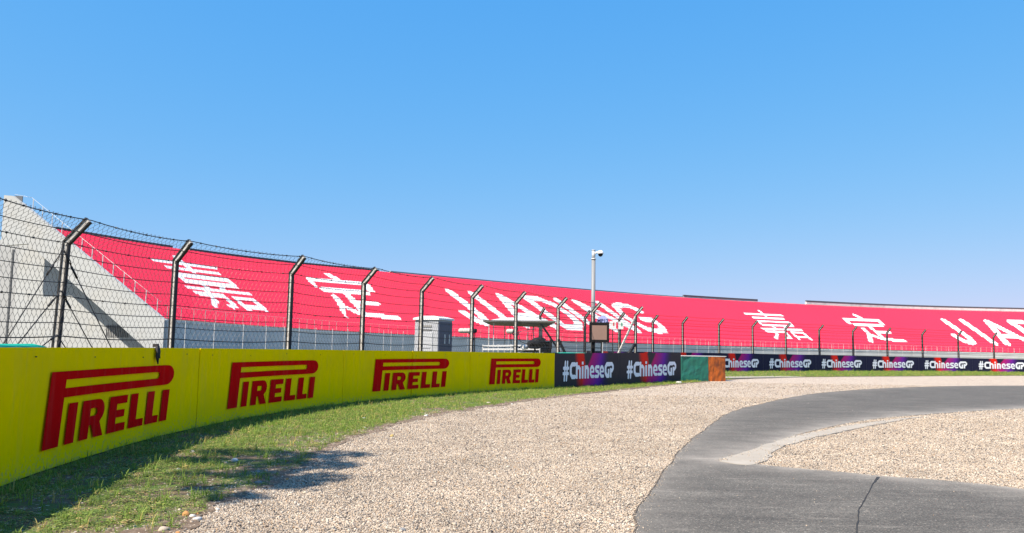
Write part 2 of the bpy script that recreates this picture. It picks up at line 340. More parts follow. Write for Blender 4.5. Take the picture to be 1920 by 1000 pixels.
def asphalt_mat():
    m = bpy.data.materials.new('asphalt'); m.use_nodes = True; nt = m.node_tree; N = nt.nodes; L = nt.links; p = N['Principled BSDF']
    p.inputs['Roughness'].default_value = 0.85; p.inputs['Specular IOR Level'].default_value = 0.3
    tc = N.new('ShaderNodeTexCoord'); at = N.new('ShaderNodeAttribute'); at.attribute_name = 'dust'
    ag = N.new('ShaderNodeTexVoronoi'); ag.inputs['Scale'].default_value = 85; L.new(tc.outputs['Object'], ag.inputs['Vector'])
    sep = N.new('ShaderNodeSeparateColor'); L.new(ag.outputs['Color'], sep.inputs[0])
    r = ramp(N, [(0, (0.064, 0.060, 0.053)), (0.4, (0.096, 0.088, 0.076)), (0.75, (0.132, 0.119, 0.102)), (0.98, (0.25, 0.23, 0.20))]); L.new(sep.outputs[0], r.inputs['Fac'])
    n1 = N.new('ShaderNodeTexNoise'); n1.inputs['Scale'].default_value = 0.7; n1.inputs['Detail'].default_value = 8; n1.inputs['Roughness'].default_value = .65
    mp = N.new('ShaderNodeMapping'); mp.inputs['Rotation'].default_value = (0, 0, RAD(-62)); mp.inputs['Scale'].default_value = (1, 3.2, 1)
    L.new(tc.outputs['Object'], mp.inputs['Vector']); L.new(mp.outputs[0], n1.inputs['Vector'])
    mr = N.new('ShaderNodeMapRange'); mr.inputs['From Min'].default_value = .3; mr.inputs['From Max'].default_value = .7; mr.inputs['To Min'].default_value = 0.70; mr.inputs['To Max'].default_value = 1.28
    L.new(n1.outputs['Fac'], mr.inputs['Value'])
    mm = N.new('ShaderNodeMix'); mm.data_type = 'RGBA'; mm.blend_type = 'MULTIPLY'; mm.inputs['Factor'].default_value = 1
    L.new(r.outputs['Color'], mm.inputs['A']); L.new(mr.outputs[0], mm.inputs['B'])
    # pale scrape marks across the road and dust thrown over its edges
    n2 = N.new('ShaderNodeTexNoise'); n2.inputs['Scale'].default_value = 1.0; n2.inputs['Detail'].default_value = 7; n2.inputs['Roughness'].default_value = .7
    mp2 = N.new('ShaderNodeMapping'); mp2.inputs['Rotation'].default_value = (0, 0, RAD(12)); mp2.inputs['Scale'].default_value = (1.0, 6.0, 1)
    L.new(tc.outputs['Object'], mp2.inputs['Vector']); L.new(mp2.outputs[0], n2.inputs['Vector'])
    sc = N.new('ShaderNodeMapRange'); sc.inputs['From Min'].default_value = .56; sc.inputs['From Max'].default_value = .76; sc.inputs['To Max'].default_value = 0.5
    L.new(n2.outputs['Fac'], sc.inputs['Value'])
    n3 = N.new('ShaderNodeTexNoise'); n3.inputs['Scale'].default_value = 2.4; n3.inputs['Detail'].default_value = 8; L.new(tc.outputs['Object'], n3.inputs['Vector'])
    md = N.new('ShaderNodeMath'); md.operation = 'MULTIPLY'; L.new(at.outputs['Fac'], md.inputs[0])
    d3 = N.new('ShaderNodeMapRange'); d3.inputs['From Min'].default_value = .25; d3.inputs['From Max'].default_value = .65; d3.inputs['To Min'].default_value = .35
    L.new(n3.outputs['Fac'], d3.inputs['Value']); L.new(d3.outputs[0], md.inputs[1])
    add = N.new('ShaderNodeMath'); add.operation = 'ADD'; add.use_clamp = True; L.new(md.outputs[0], add.inputs[0]); L.new(sc.outputs[0], add.inputs[1])
    mx = N.new('ShaderNodeMix'); mx.data_type = 'RGBA'; mx.inputs['B'].default_value = (0.30, 0.27, 0.235, 1)
    L.new(add.outputs[0], mx.inputs['Factor']); L.new(mm.outputs['Result'], mx.inputs['A']); L.new(mx.outputs['Result'], p.inputs['Base Color'])
    b = N.new('ShaderNodeBump'); b.inputs['Strength'].default_value = 0.5; b.inputs['Distance'].default_value = 0.004
    L.new(ag.outputs['Distance'], b.inputs['Height']); L.new(b.outputs['Normal'], p.inputs['Normal'])
    return m
M['asphalt'] = asphalt_mat()
M['dust_concrete'] = mat('dusty_concrete', (0.31, 0.275, 0.23), 0.9, var=0.16, scale=1.5, dirt=(0.39, 0.35, 0.30), dirt_amt=0.6, dirt_scale=2.5, bump=0.15, bscale=40)
M['bare'] = mat('bare_soil', (0.115, 0.078, 0.052), 0.95, var=0.55, scale=14, dirt=(0.25, 0.19, 0.14), dirt_amt=0.9, dirt_scale=9, bump=0.6, bscale=40)
M['edge_earth'] = mat('edge_earth', (0.07, 0.055, 0.042), 0.95, var=0.5, scale=8)
M['tar'] = mat('tar_joint', (0.026, 0.024, 0.022), 0.8, var=0.4, scale=20)
M['earth'] = mat('earth', (0.16, 0.15, 0.08), 0.95, var=0.3, scale=0.05)

# ------------------------------------------------------------------ ground
def disc(r0, n=48):
    return [(r0 * math.cos(2 * math.pi * k / n), r0 * math.sin(2 * math.pi * k / n), -0.06) for k in range(n)]
g = raw('ground', disc(6000), [tuple(range(48))], M['earth']); tag(g, kind='structure')
def rect_grid(name, x0, x1, y0, y1, z, m):
    g = raw(name, [(x0, y0, z), (x1, y0, z), (x1, y1, z), (x0, y1, z)], [(0, 1, 2, 3)], m); return tag(g, kind='structure')
gravel_bed = rect_grid('gravel_trap', -6, 70, -8, 82, 0.0, M['gravel'])

# grass edge of the gravel, from beside the camera to the far boards
EDGE0 = [(-2.9, 1), (-2.8, 4), (-2.78, 6.49), (-2.8, 7.2), (-2.69, 8.72), (-2.6, 10.55), (-2.6, 12.6), (-2.38, 14.2), (-2.05, 16.34), (-0.74, 20.27), (1.4, 25.26), (5.2, 32.3), (8.8, 38.66), (12.04, 44.0), (17.99, 50.1), (28, 56.9), (41.2, 64.7), (56, 70), (69, 73)]
EDGE = catmull([Vector((*p, 0)) for p in EDGE0], 16)
def wob(p, a, s): return noise.noise(Vector((p.x * s, p.y * s, 3.7))) * a
EDGE = [p + Vector((wob(p, .22, .9) + wob(p, .12, 3.1), wob(p + Vector((9, 4, 0)), .22, .9), 0)) for p in EDGE]
edge_np = np.array([(p.x, p.y) for p in EDGE])
verge_poly = [Vector((p.x, p.y, 0.008)) for p in EDGE] + [Vector((69.5, 110, 0.008)), Vector((-60, 110, 0.008)), Vector((-60, 1, 0.008))]
tri = tessellate_polygon([verge_poly])
tag(raw('grass_verge', verge_poly, tri, M['soil']), kind='structure')

# bare brown strip with litter along the grass edge
vv = []; ff = []
for i, p in enumerate(EDGE):
    t = (EDGE[min(i + 1, len(EDGE) - 1)] - EDGE[max(i - 1, 0)]).normalized(); n = Vector((-t.y, t.x, 0)); k = noise.noise(p * 1.7)
    vv += [p - n * (.10 + .10 * k) + Vector((0, 0, .012)), p + n * (.22 + .2 * noise.noise(p * 1.3 + Vector((4, 4, 4)))) + Vector((0, 0, .012))]
    if i: ff.append((2 * i - 2, 2 * i - 1, 2 * i + 1, 2 * i))
tag(raw('bare_soil', vv, ff, M['bare']), kind='structure')

# road
OUT0 = [(0.35, -6), (0.6, 0), (0.8, 4), (1.05, 6.78), (1.45, 8.5), (2.33, 11.43), (3.1, 13.8), (4.03, 16.33), (5.3, 19.7), (7.08, 23.13), (11.02, 29.61), (15.84, 35.08), (21.54, 39.58), (26.81, 42.09), (35, 44.6), (52, 46.5)]
INN0 = [(52, 34), (30, 30.2), (20, 26.3), (14.96, 23.54), (11.55, 21.27), (8.46, 18.77), (5.79, 15.6), (4.31, 13.26), (2.91, 11.24)]
LOW0 = [(2.91, 11.24), (3.39, 10.89), (4.54, 10.12), (5.38, 9.70), (5.95, 9.1), (6.7, 7.8), (7.6, 5.5), (8.2, 0), (8.4, -6)]
OUT = catmull([Vector((*p, 0)) for p in OUT0], 10); INN = catmull([Vector((*p, 0)) for p in INN0], 8); LOW = catmull([Vector((*p, 0)) for p in LOW0], 10)
def jag(L, a, s): return [p + Vector((wob(p, a, s), wob(p + Vector((5, 7, 0)), a, s), 0)) for p in L]
OUT = jag(OUT, .05, 2.3); LOW = jag(LOW, .04, 2.0)
road = OUT + INN + LOW[1:]
road_np = np.array([(p.x, p.y) for p in road])
def inpoly(P, poly):
    x, y = P[:, 0], P[:, 1]; ins = np.zeros(len(P), bool); n = len(poly)
    for i in range(n):
        x1, y1 = poly[i]; x2, y2 = poly[(i + 1) % n]
        c = (y1 > y) != (y2 > y)
        if y1 != y2: ins ^= c & (x < (x2 - x1) * (y - y1) / (y2 - y1) + x1)
    return ins
def dist_poly(P, line):
    d = np.full(len(P), 1e9)
    for a, b in zip(line[:-1], line[1:]):
        e = b - a; t = np.clip(((P - a) @ e) / (e @ e + 1e-12), 0, 1)
        d = np.minimum(d, np.hypot(*(P - a - t[:, None] * e).T))
    return d
# road as a slab: interior grid cut to the outline with bmesh so that the dust attribute can follow the edges
ZR = 0.014
def road_mesh():
    bm = bmesh.new()
    vs = [bm.verts.new((p.x, p.y, ZR)) for p in road]
    for tr in tessellate_polygon([[Vector((p.x, p.y, 0)) for p in road]]):
        try: bm.faces.new([vs[i] for i in tr])
        except ValueError: pass
    for x in list(np.arange(1, 9, .45)) + list(np.arange(9, 50, 2.5)):
        bmesh.ops.bisect_plane(bm, geom=bm.verts[:] + bm.edges[:] + bm.faces[:], plane_co=(x, 0, 0), plane_no=(1, 0, 0))
    for y in list(np.arange(2, 17, .45)) + list(np.arange(17, 46, 1.5)):
        bmesh.ops.bisect_plane(bm, geom=bm.verts[:] + bm.edges[:] + bm.faces[:], plane_co=(0, y, 0), plane_no=(0, 1, 0))
    bmesh.ops.recalc_face_normals(bm, faces=bm.faces[:])
    for f in bm.faces:
        if f.normal.z < 0: f.normal_flip()
    bnd = [e for e in bm.edges if e.is_boundary]
    ex = bmesh.ops.extrude_edge_only(bm, edges=bnd)
    for v in ex['geom']:
        if isinstance(v, bmesh.types.BMVert): v.co.z = -0.05
    me = bpy.data.meshes.new('access_road'); bm.to_mesh(me); bm.free()
    me.materials.append(M['asphalt'])
    P = np.array([(v.co.x, v.co.y) for v in me.vertices])
    tonp = lambda L: np.array([(p.x, p.y) for p in L])
    d1 = dist_poly(P, tonp(OUT)); d2 = np.minimum(dist_poly(P, tonp(INN)), dist_poly(P, tonp(LOW)))
    dust = np.clip(.30 * np.exp(-d1 / .35) + .85 * np.exp(-d2 / .38), 0, 1)
    a = me.attributes.new('dust', 'FLOAT', 'POINT'); a.data.foreach_set('value', dust.astype(np.float32))
    o = bpy.data.objects.new('access_road', me); COL.objects.link(o); return o
tag(road_mesh(), kind='structure')
# dark earth joint along the outer edge of the road
vv = []; ff = []
for i, p in enumerate(OUT):
    t = (OUT[min(i + 1, len(OUT) - 1)] - OUT[max(i - 1, 0)]).normalized(); n = Vector((-t.y, t.x, 0)); w = .008 + .012 * noise.noise(p * 3)
    vv += [p - n * .012 + Vector((0, 0, ZR + .005)), p + n * w + Vector((0, 0, ZR - .003))]
    if i: ff.append((2 * i - 2, 2 * i - 1, 2 * i + 1, 2 * i))
tag(raw('road_edge', vv, ff, M['edge_earth']), kind='structure')
# crack across the road
ck = [gnd(1647, 895, ZR), gnd(1637, 908, ZR), gnd(1628, 925, ZR), gnd(1613, 952, ZR), gnd(1609, 968, ZR), gnd(1606, 1000, ZR), gnd(1603, 1040, ZR), gnd(1596, 1100, ZR)]
ck = catmull(ck, 8); vv = []; ff = []
for i, p in enumerate(ck):
    t = (ck[min(i + 1, len(ck) - 1)] - ck[max(i - 1, 0)]).normalized(); n = Vector((t.y, -t.x, 0))
    w = .0055 + .004 * noise.noise(p * 6) + (.012 * max(0, 1 - i / 10)); o_ = n * .008 * noise.noise(p * 4 + Vector((3, 3, 3)))
    vv += [p + o_ - n * w + Vector((0, 0, .004)), p + o_ + n * w + Vector((0, 0, .004))]
    if i: ff.append((2 * i - 2, 2 * i - 1, 2 * i + 1, 2 * i))
tag(raw('road_crack', vv, ff, M['tar']), kind='structure')
# pale concrete wedge on the inside of the bend
cw_t = [(1350, 865), (1372, 854), (1400, 847), (1460, 826), (1520, 811), (1580, 800), (1640, 791), (1690, 784.5), (1730, 780.5)]
cw_b = [(1728, 781.5), (1690, 787.5), (1640, 797), (1560, 813), (1500, 828), (1455, 843), (1440, 856), (1446, 861), (1425, 868), (1410, 872), (1380, 870)]
zc = ZR + .0045
cwt = jag(catmull([gnd(*p, zc) for p in cw_t], 6), .07, 3.0); cwb = jag(catmull([gnd(*p, zc) for p in cw_b], 6), .06, 3.0)
for p in cwt + cwb: p.z = zc
cw = cwt + cwb
vv = cw + [Vector((p.x, p.y, -.03)) for p in cw]; n_ = len(cw)
ff = [tuple(t) for t in tessellate_polygon([cw])] + [(i, (i + 1) % n_, n_ + (i + 1) % n_, n_ + i) for i in range(n_)]
tag(raw('concrete_apron', vv, ff, M['dust_concrete']), kind='structure')
cw_np = np.array([(p.x, p.y) for p in cw])
# low concrete strip at the end of the grass
sa, sb = gnd(1352, 711.5), gnd(1510, 707.8)
d_ = (sb - sa).normalized(); n_v = Vector((-d_.y, d_.x, 0))
b_ = MB(); b_.add([sa + Vector((0, 0, -.02)), sb + Vector((0, 0, -.02)), sb + n_v * 1.6 + Vector((0, 0, -.02)), sa + n_v * 1.6 + Vector((0, 0, -.02)),
                   sa + Vector((0, 0, .07)), sb + Vector((0, 0, .03)), sb + n_v * 1.6 + Vector((0, 0, .03)), sa + n_v * 1.6 + Vector((0, 0, .07))],
                  [(0, 1, 2, 3), (4, 5, 6, 7), (0, 1, 5, 4), (1, 2, 6, 5), (2, 3, 7, 6), (3, 0, 4, 7)])
tag(b_.build('concrete_strip', M['dust_concrete']), kind='structure')

# ------------------------------------------------------------------ advertising boards
near = Path([(-4.2, 2), (-4.45, 4), (-4.80, 6.5), (-5.25, 9.19), (-5.48, 12), (-5.45, 14), (-5.2, 16.4), (-4.65, 19), (-3.73, 21.9), (-2.2, 25.), (-.73, 27.4), (1.3, 30.2), (8.3, 39.5), (10.0, 41.8)])
far = Path([(-1, 48), (3, 51), (8, 54.6), (12.8, 58.2), (18.75, 62.5), (25, 67), (31.6, 71), (40, 75), (48.7, 77.5), (58, 79), (66, 79.5)])
U1 = near.u_at_px(1040); U2 = near.u_at_px(1277)
near_top = lambda u: float(np.interp(u, [4, 10, U1, U2], [1.42, 1.41, 1.335, 1.42]))
far_top = lambda u: float(np.interp(u, [0, 24, 60, far.L], [1.41, 1.40, 1.28, 1.26]))

def bend(path, u, z, off):
    p = path.at(u) + path.nrm(u) * off; p.z = z; return p
def panel(path, ua, ub, top, m, parent, thick=0.03, seg=0.3, gap=0.006, warp=0.016, seed=0):
    """one sheet of a board, curved with the barrier"""
    ua += gap; ub -= gap; shift = .006 * math.sin(seed * 2.9)
    us = np.linspace(ua, ub, max(3, int((ub - ua) / seg) + 1)); zs = np.linspace(0.02, 1, 7)
    nv, nz = len(us), len(zs); V = []; F = []
    for side in (0, 1):
        for u in us:
            for k in zs:
                w = noise.noise(Vector((u * .9 + seed * 3.1, k * 1.3, seed))) * warp * (1 - side)
                V.append(bend(path, u, top(u) * k, (-thick if side else w + shift * (u - ua) / (ub - ua))))
    idx = lambda s_, i, j: s_ * nv * nz + i * nz + j
    for i in range(nv - 1):
        for j in range(nz - 1):
            F.append((idx(0, i, j), idx(0, i + 1, j), idx(0, i + 1, j + 1), idx(0, i, j + 1)))
            F.append((idx(1, i, j), idx(1, i, j + 1), idx(1, i + 1, j + 1), idx(1, i + 1, j)))
        F.append((idx(0, i, nz - 1), idx(0, i + 1, nz - 1), idx(1, i + 1, nz - 1), idx(1, i, nz - 1)))
        F.append((idx(0, i, 0), idx(1, i, 0), idx(1, i + 1, 0), idx(0, i + 1, 0)))
    for i in (0, nv - 1):
        for j in range(nz - 1): F.append((idx(0, i, j), idx(0, i, j + 1), idx(1, i, j + 1), idx(1, i, j)))
    o = raw('panel', V, F, m, parent)
    return o
def wrap_print(path, top, verts, faces, name, m, parent, off=0.020):
    V = [bend(path, u, z, off) for u, z in verts]
    # a printed film: give it a hair of thickness with a back face
    return raw(name, V, faces, m, parent)

# the long-P wordmark, cap height 1, total width 3.85, sheared slightly
def arc(cx, cy, rx, ry, a0, a1, n=10):
    return [(cx + rx * math.cos(RAD(a0 + (a1 - a0) * k / n)), cy + ry * math.sin(RAD(a0 + (a1 - a0) * k / n))) for k in range(n + 1)]
WORD = [
    ([(0, 0), (.40, 0), (.40, .645), (3.52, .645)] + arc(3.60, .8225, .25, .1775, -75, 75) + [(3.52, 1.0), (0, 1.0)],
     [(.40, .77), (.40, .885), (3.28, .885)] + arc(3.28, .8275, .06, .0575, 80, -80, 6) + [(3.28, .77)]),
    ([(.56, 0), (.80, 0), (.80, .555), (.56, .555)], None),
    ([(.95, 0), (1.19, 0), (1.19, .19), (1.25, .19), (1.36, 0), (1.63, 0), (1.49, .22)] + arc(1.40, .385, .20, .17, -55, 90, 8) + [(.95, .555)],
     [(1.19, .32), (1.19, .43), (1.33, .43)] + arc(1.33, .375, .06, .055, 80, -80, 5) + [(1.33, .32)]),
    ([(1.75, 0), (2.31, 0), (2.31, .125), (1.99, .125), (1.99, .22), (2.25, .22), (2.25, .335), (1.99, .335), (1.99, .43), (2.31, .43), (2.31, .555), (1.75, .555)], None),
    ([(2.43, 0), (2.92, 0), (2.92, .125), (2.67, .125), (2.67, .555), (2.43, .555)], None),
    ([(3.00, 0), (3.44, 0), (3.44, .125), (3.24, .125), (3.24, .555), (3.00, .555)], None),
    ([(3.52, 0), (3.76, 0), (3.76, .555), (3.52, .555)], None)]
def wordmark(u0, u1, zb, zt):
    sc = (u1 - u0) / 3.85; bm = bmesh.new()
    for outer, hole in WORD:
        loops = [[Vector((x, y, 0)) for x, y in outer]] + ([[Vector((x, y, 0)) for x, y in hole]] if hole else [])
        flat = [v for l in loops for v in l]; vs = [bm.verts.new(v) for v in flat]
        for t in tessellate_polygon(loops):
            try: bm.faces.new([vs[i] for i in t])
            except ValueError: pass
    for x in np.arange(.1, 3.85, .11):
        bmesh.ops.bisect_plane(bm, geom=bm.verts[:] + bm.edges[:] + bm.faces[:], plane_co=(x, 0, 0), plane_no=(1, 0, 0))
    bm.verts.ensure_lookup_table(); bm.verts.index_update()
    V = [(u0 + (v.co.x + .12 * (v.co.y - .5)) * sc, zb + v.co.y * (zt - zb)) for v in bm.verts]
    F = [tuple(v.index for v in f.verts) for f in bm.faces]
    bm.free(); return V, F

UB = [near.u_at_px(371), near.u_at_px(643), near.u_at_px(880.5)]
ybounds = [(0.0, UB[0]), (UB[0], UB[1]), (UB[1], UB[2]), (UB[2], U1)]
yseams = [[near.u_at_px(-60), near.u_at_px(208)], [near.u_at_px(500)], [near.u_at_px(773)], [near.u_at_px(968)]]
ylogo = [(near.u_at_px(80, .25), near.u_at_px(321, .7)), (near.u_at_px(426, .3), near.u_at_px(594, .8)), (near.u_at_px(699, .3), near.u_at_px(840, .8)), (near.u_at_px(918, .4), near.u_at_px(1012, .8))]
ylab = ['long yellow board with the largest red lettering and a rag tied on top',
        'yellow board with red lettering following the largest lettered one along the bend',
        'yellow board with red lettering in front of the pale cabin',
        'yellow board with red lettering that meets the black boards']
for k in range(4):
    ua, ub = ybounds[k]; c = near.at((ua + ub) / 2)
    t = thing('advertising_board', ylab[k], 'advertising board', (c.x, c.y, 0), 0, 'yellow boards along the bend')
    bk_ = MB(); uu_ = np.linspace(ua, ub, 26)
    for u0, u1 in zip(uu_[:-1], uu_[1:]):
        q = [bend(near, u, z, o_) for o_ in (-.055, -.085) for u, z in ((u0, -.05), (u1, -.05), (u1, near_top(u1) - .03), (u0, near_top(u0) - .03))]
        bk_.add(q, [(0, 1, 2, 3), (4, 7, 6, 5), (3, 2, 6, 7)])
    bk_.build('backing', M['black_plastic'], t)  # added dark strip that blocks sunlight through the seams and under the panels
    cuts = [ua] + yseams[k] + [ub]
    for i in range(len(cuts) - 1): panel(near, cuts[i], cuts[i + 1], near_top, M['yellow'], t, seed=k * 3 + i)
    V, F = wordmark(*ylogo[k], .262, 1.135)
    wrap_print(near, near_top, V, F, 'lettering', M['red_print'], t)
    # fixing screws along the top
    b = MB()
    for u in np.arange(ua + .5, ub - .1, 1.6):
        p = bend(near, u, near_top(u) - .10 - .02 * (hash(int(u * 10)) % 3), .008); b.box(p, (.013, .013, .013))
    b.build('screws', M['dark_steel'], t)['kind'] = 'stuff'

# hashtag print, cap height 1, width about 7.2
def hashtag():
    xs = np.arange(-.15, 7.4, .045); ys = np.arange(-.2, 1.2, .045)
    X, Y = np.meshgrid(xs, ys, indexing='ij'); h = .115; D = np.full(X.shape, 1e9)
    def li(*p, w=h):
        nonlocal D; D = np.minimum(D, sd_line(X, Y, p, w))
    def bx(*a):
        nonlocal D; D = np.minimum(D, sd_box(X, Y, *a))
    li((.22, -.06), (.36, 1.02), w=.085); li((.50, -.06), (.64, 1.02), w=.085); bx(.02, .24, .80, .42); bx(.06, .56, .84, .74)
    li((1.60, .87), (1.24, .87), (1.06, .70), (1.06, .30), (1.24, .12), (1.60, .12), w=.13)
    bx(1.74, 0, 1.98, 1.0); li((1.9, .66), (2.14, .70), (2.30, .58), (2.30, .1)); bx(2.185, 0, 2.415, .5)
    bx(2.54, 0, 2.78, .76); bx(2.54, .85, 2.78, 1.03)
    bx(2.92, 0, 3.16, .80); li((3.1, .66), (3.28, .70), (3.42, .58), (3.42, .1)); bx(3.305, 0, 3.535, .5)
    for dx in (0, 1.42):
        li((4.20 + dx, .11), (3.90 + dx, .11), (3.76 + dx, .26), (3.76 + dx, .56), (3.90 + dx, .70), (4.06 + dx, .70), (4.20 + dx, .56), (4.20 + dx, .44), w=.10)
        bx(3.76 + dx, .345, 4.28 + dx, .46)
    li((4.95, .70), (4.58, .70), (4.47, .60), (4.58, .44), (4.84, .40), (4.95, .26), (4.84, .11), (4.42, .11), w=.10)
    li((6.60, .86), (6.16, .86), (5.95, .68), (5.95, .32), (6.14, .12), (6.42, .12), w=.135); bx(6.30, .0, 6.53, .56)
    li((6.55, .88), (6.92, .88), (7.08, .74), (7.08, .58), (6.92, .44), (6.72, .44), w=.115); bx(6.62, 0, 6.85, .62)
    return contour_mesh(xs, ys, D)
HV, HF = hashtag()
def print_col(a, b, dark):
    """printed artwork: a along the board, b up it"""
    base = np.array(dark); t = 1 - b
    red = np.array((.80, .022, .010)); mag = np.array((.50, .015, .14)); pur = np.array((.15, .02, .30)); navy = np.array((.02, .015, .09))
    def sm(x, e0, e1): return float(np.clip((x - e0) / (e1 - e0), 0, 1))
    c = base.copy()
    l0 = .315 + .085 * t; l1 = .425 + .06 * t
    k = sm(a, l0 - .03 * (1 + 2 * t), l0 + .02) * (1 - sm(a, l1 - .008, l1 + .008)); c = c * (1 - k) + red * k
    e = .565 - .20 * t if t < .8 else .405
    k = sm(a, e - .01, e + .012) * (1 - sm(a, .70, .83))
    s = a + .10 * t - .02
    g = [(.44, red), (.53, mag), (.62, mag * .5 + pur * .5), (.70, pur), (.82, navy)]
    xs_ = [q[0] for q in g]; gc = np.array([np.interp(s - .0, xs_, [q[1][i] for q in g]) for i in range(3)])
    return c * (1 - k) + gc * k
def print_mat():
    m = bpy.data.materials.new('printed_vinyl'); m.use_nodes = True; N = m.node_tree.nodes; L = m.node_tree.links; p = N['Principled BSDF']
    a = N.new('ShaderNodeAttribute'); a.attribute_name = 'print'; L.new(a.outputs['Color'], p.inputs['Base Color']); p.inputs['Roughness'].default_value = 0.7; p.inputs['Specular IOR Level'].default_value = 0.12
    return m
M['print'] = print_mat()
def hashtag_board(path, ua, ub, top, label, group, dark):
    c = path.at((ua + ub) / 2); t = thing('advertising_board', label, 'advertising board', (c.x, c.y, 0), 0, group)
    ua_, ub_ = ua + .006, ub - .006; us = np.linspace(ua_, ub_, 97); zs = np.linspace(.02, 1, 17); V = []; F = []; Cc = []
    for i, u in enumerate(us):
        for k in zs: V.append(bend(path, u, top(u) * k, noise.noise(Vector((u * .8, k * 1.2, 5))) * .006)); Cc.append(print_col((u - ua) / (ub - ua), k, dark))
    nz = len(zs)
    for i in range(len(us) - 1):
        for j in range(nz - 1): F.append((i * nz + j, (i + 1) * nz + j, (i + 1) * nz + j + 1, i * nz + j + 1))
    o = raw('panel', V, F, M['print'], t)
    at = o.data.color_attributes.new('print', 'FLOAT_COLOR', 'POINT')
    at.data.foreach_set('color', np.c_[np.array(Cc), np.ones(len(Cc))].astype(np.float32).ravel())
    b = MB()
    for i in range(12):
        u0, u1 = np.linspace(ua_, ub_, 13)[i:i + 2]
        q = [bend(path, u, z, o_) for u, z, o_ in ((u0, -.05, -.012), (u1, -.05, -.012), (u1, top(u1) - .002, -.012), (u0, top(u0) - .002, -.012), (u0, -.05, -.04), (u1, -.05, -.04), (u1, top(u1) - .002, -.04), (u0, top(u0) - .002, -.04))]
        b.add(q, [(0, 1, 2, 3), (4, 7, 6, 5), (3, 2, 6, 7), (0, 4, 5, 1), (0, 3, 7, 4), (1, 5, 6, 2)])
    b.build('backing', M['board_back'], t)
    sc = (ub - ua) * .80 / 7.2; h = .655
    wrap_print(path, top, [(ua + (ub - ua) * .105 + x * sc, .335 + y * h) for x, y in HV], HF, 'lettering', M['white_print'], t)
    return t
UM = near.u_at_px(1160.5)
DK = (.050, .040, .042)
hashtag_board(near, U1, UM, near_top, 'black board with white lettering beside the last yellow board', 'black boards on the bend', DK)
hashtag_board(near, UM, U2, near_top, 'black board with white lettering beside the green and orange block', 'black boards on the bend', DK)
NAVY = (.018, .018, .045)
fpx = [1248, 1336, 1430.5, 1530, 1625, 1722.5, 1823, 1931, 2045]
fl = ['navy lettered board mostly hidden behind the black near boards', 'navy lettered board half hidden behind the green and orange block',
      'navy lettered board in the far row next after the half hidden one', 'navy lettered board in the far row, third from the orange block', 'navy lettered board in the far row, fourth from the orange block',
      'navy lettered board in the far row, fifth from the orange block', 'navy lettered board at the end of the far row', 'navy lettered board just past the end of the far row in view']
fu = [far.u_at_px(p) for p in fpx]
fu0 = [far.u_at_px(1125), far.u_at_px(1190)] 
hashtag_board(far, fu0[0] - 1.2, fu0[1], far_top, 'navy board seen just above the first black board', 'navy boards in the far row', NAVY)
hashtag_board(far, fu0[1], fu[0], far_top, 'navy board seen just above the second black board', 'navy boards in the far row', NAVY)
for k in range(len(fu) - 1): hashtag_board(far, fu[k], fu[k + 1], far_top, fl[k], 'navy boards in the far row', NAVY)

# tarpaulin covers over the tyre wall behind the boards
def cover(ua, ub, label):
    us = np.linspace(ua, ub, 22); V = []; F = []
    prof = [(-.10, .2), (-.10, 1.425), (-.25, 1.45), (-.55, 1.445), (-.8, 1.40), (-.8, .2)]
    for u in us:
        for o_, z in prof: V.append(bend(near, u, z + (.02 * noise.noise(Vector((u * 2.2, o_ * 4, 1))) if z > 1 else 0) - (.09 if near_top(u) < 1.38 and z > 1 else 0), o_))
    k = len(prof)
    for i in range(len(us) - 1):
        for j in range(k - 1): F.append((i * k + j, (i + 1) * k + j, (i + 1) * k + j + 1, i * k + j + 1))
    tag(raw('tarpaulin_cover', V, F, M['teal'], smooth=True), label, 'tarpaulin', 'teal covers behind the boards')
cover(near.u_at_px(-200), near.u_at_px(97), 'teal tarpaulin edge showing over the largest yellow board')
cover(near.u_at_px(1052), near.u_at_px(1105), 'teal tarpaulin edge showing over the first black board')

# dark rag tied over the top edge of the first board
ru = near.u_at_px(293, 1.4); b = MB()
p0 = bend(near, ru, near_top(ru) + .012, .0); tt = near.tan(ru); nn = near.nrm(ru)
b.box(p0 + Vector((0, 0, .025)), (.07, .07, .05), Matrix.Rotation(math.atan2(tt.y, tt.x), 3, 'Z'))
for i, (dx, l, w) in enumerate([(-.03, .20, .022), (-.005, .26, .026), (.025, .17, .02)]):
    a = p0 + tt * dx + nn * .028; pts = [a + Vector((0, 0, .02)), a + nn * .02 - Vector((0, 0, l * .4)), a + nn * .016 + tt * .02 * (i - 1) - Vector((0, 0, l * .75)), a + nn * .018 + tt * .03 * (i - .5) - Vector((0, 0, l))]
    b.tube(pts, [w, w * 1.1, w * .8, w * .35], 5)
tag(b.build('tied_rag', M['cloth']), 'dark rag knotted over the top edge of the largest yellow board', 'rag')

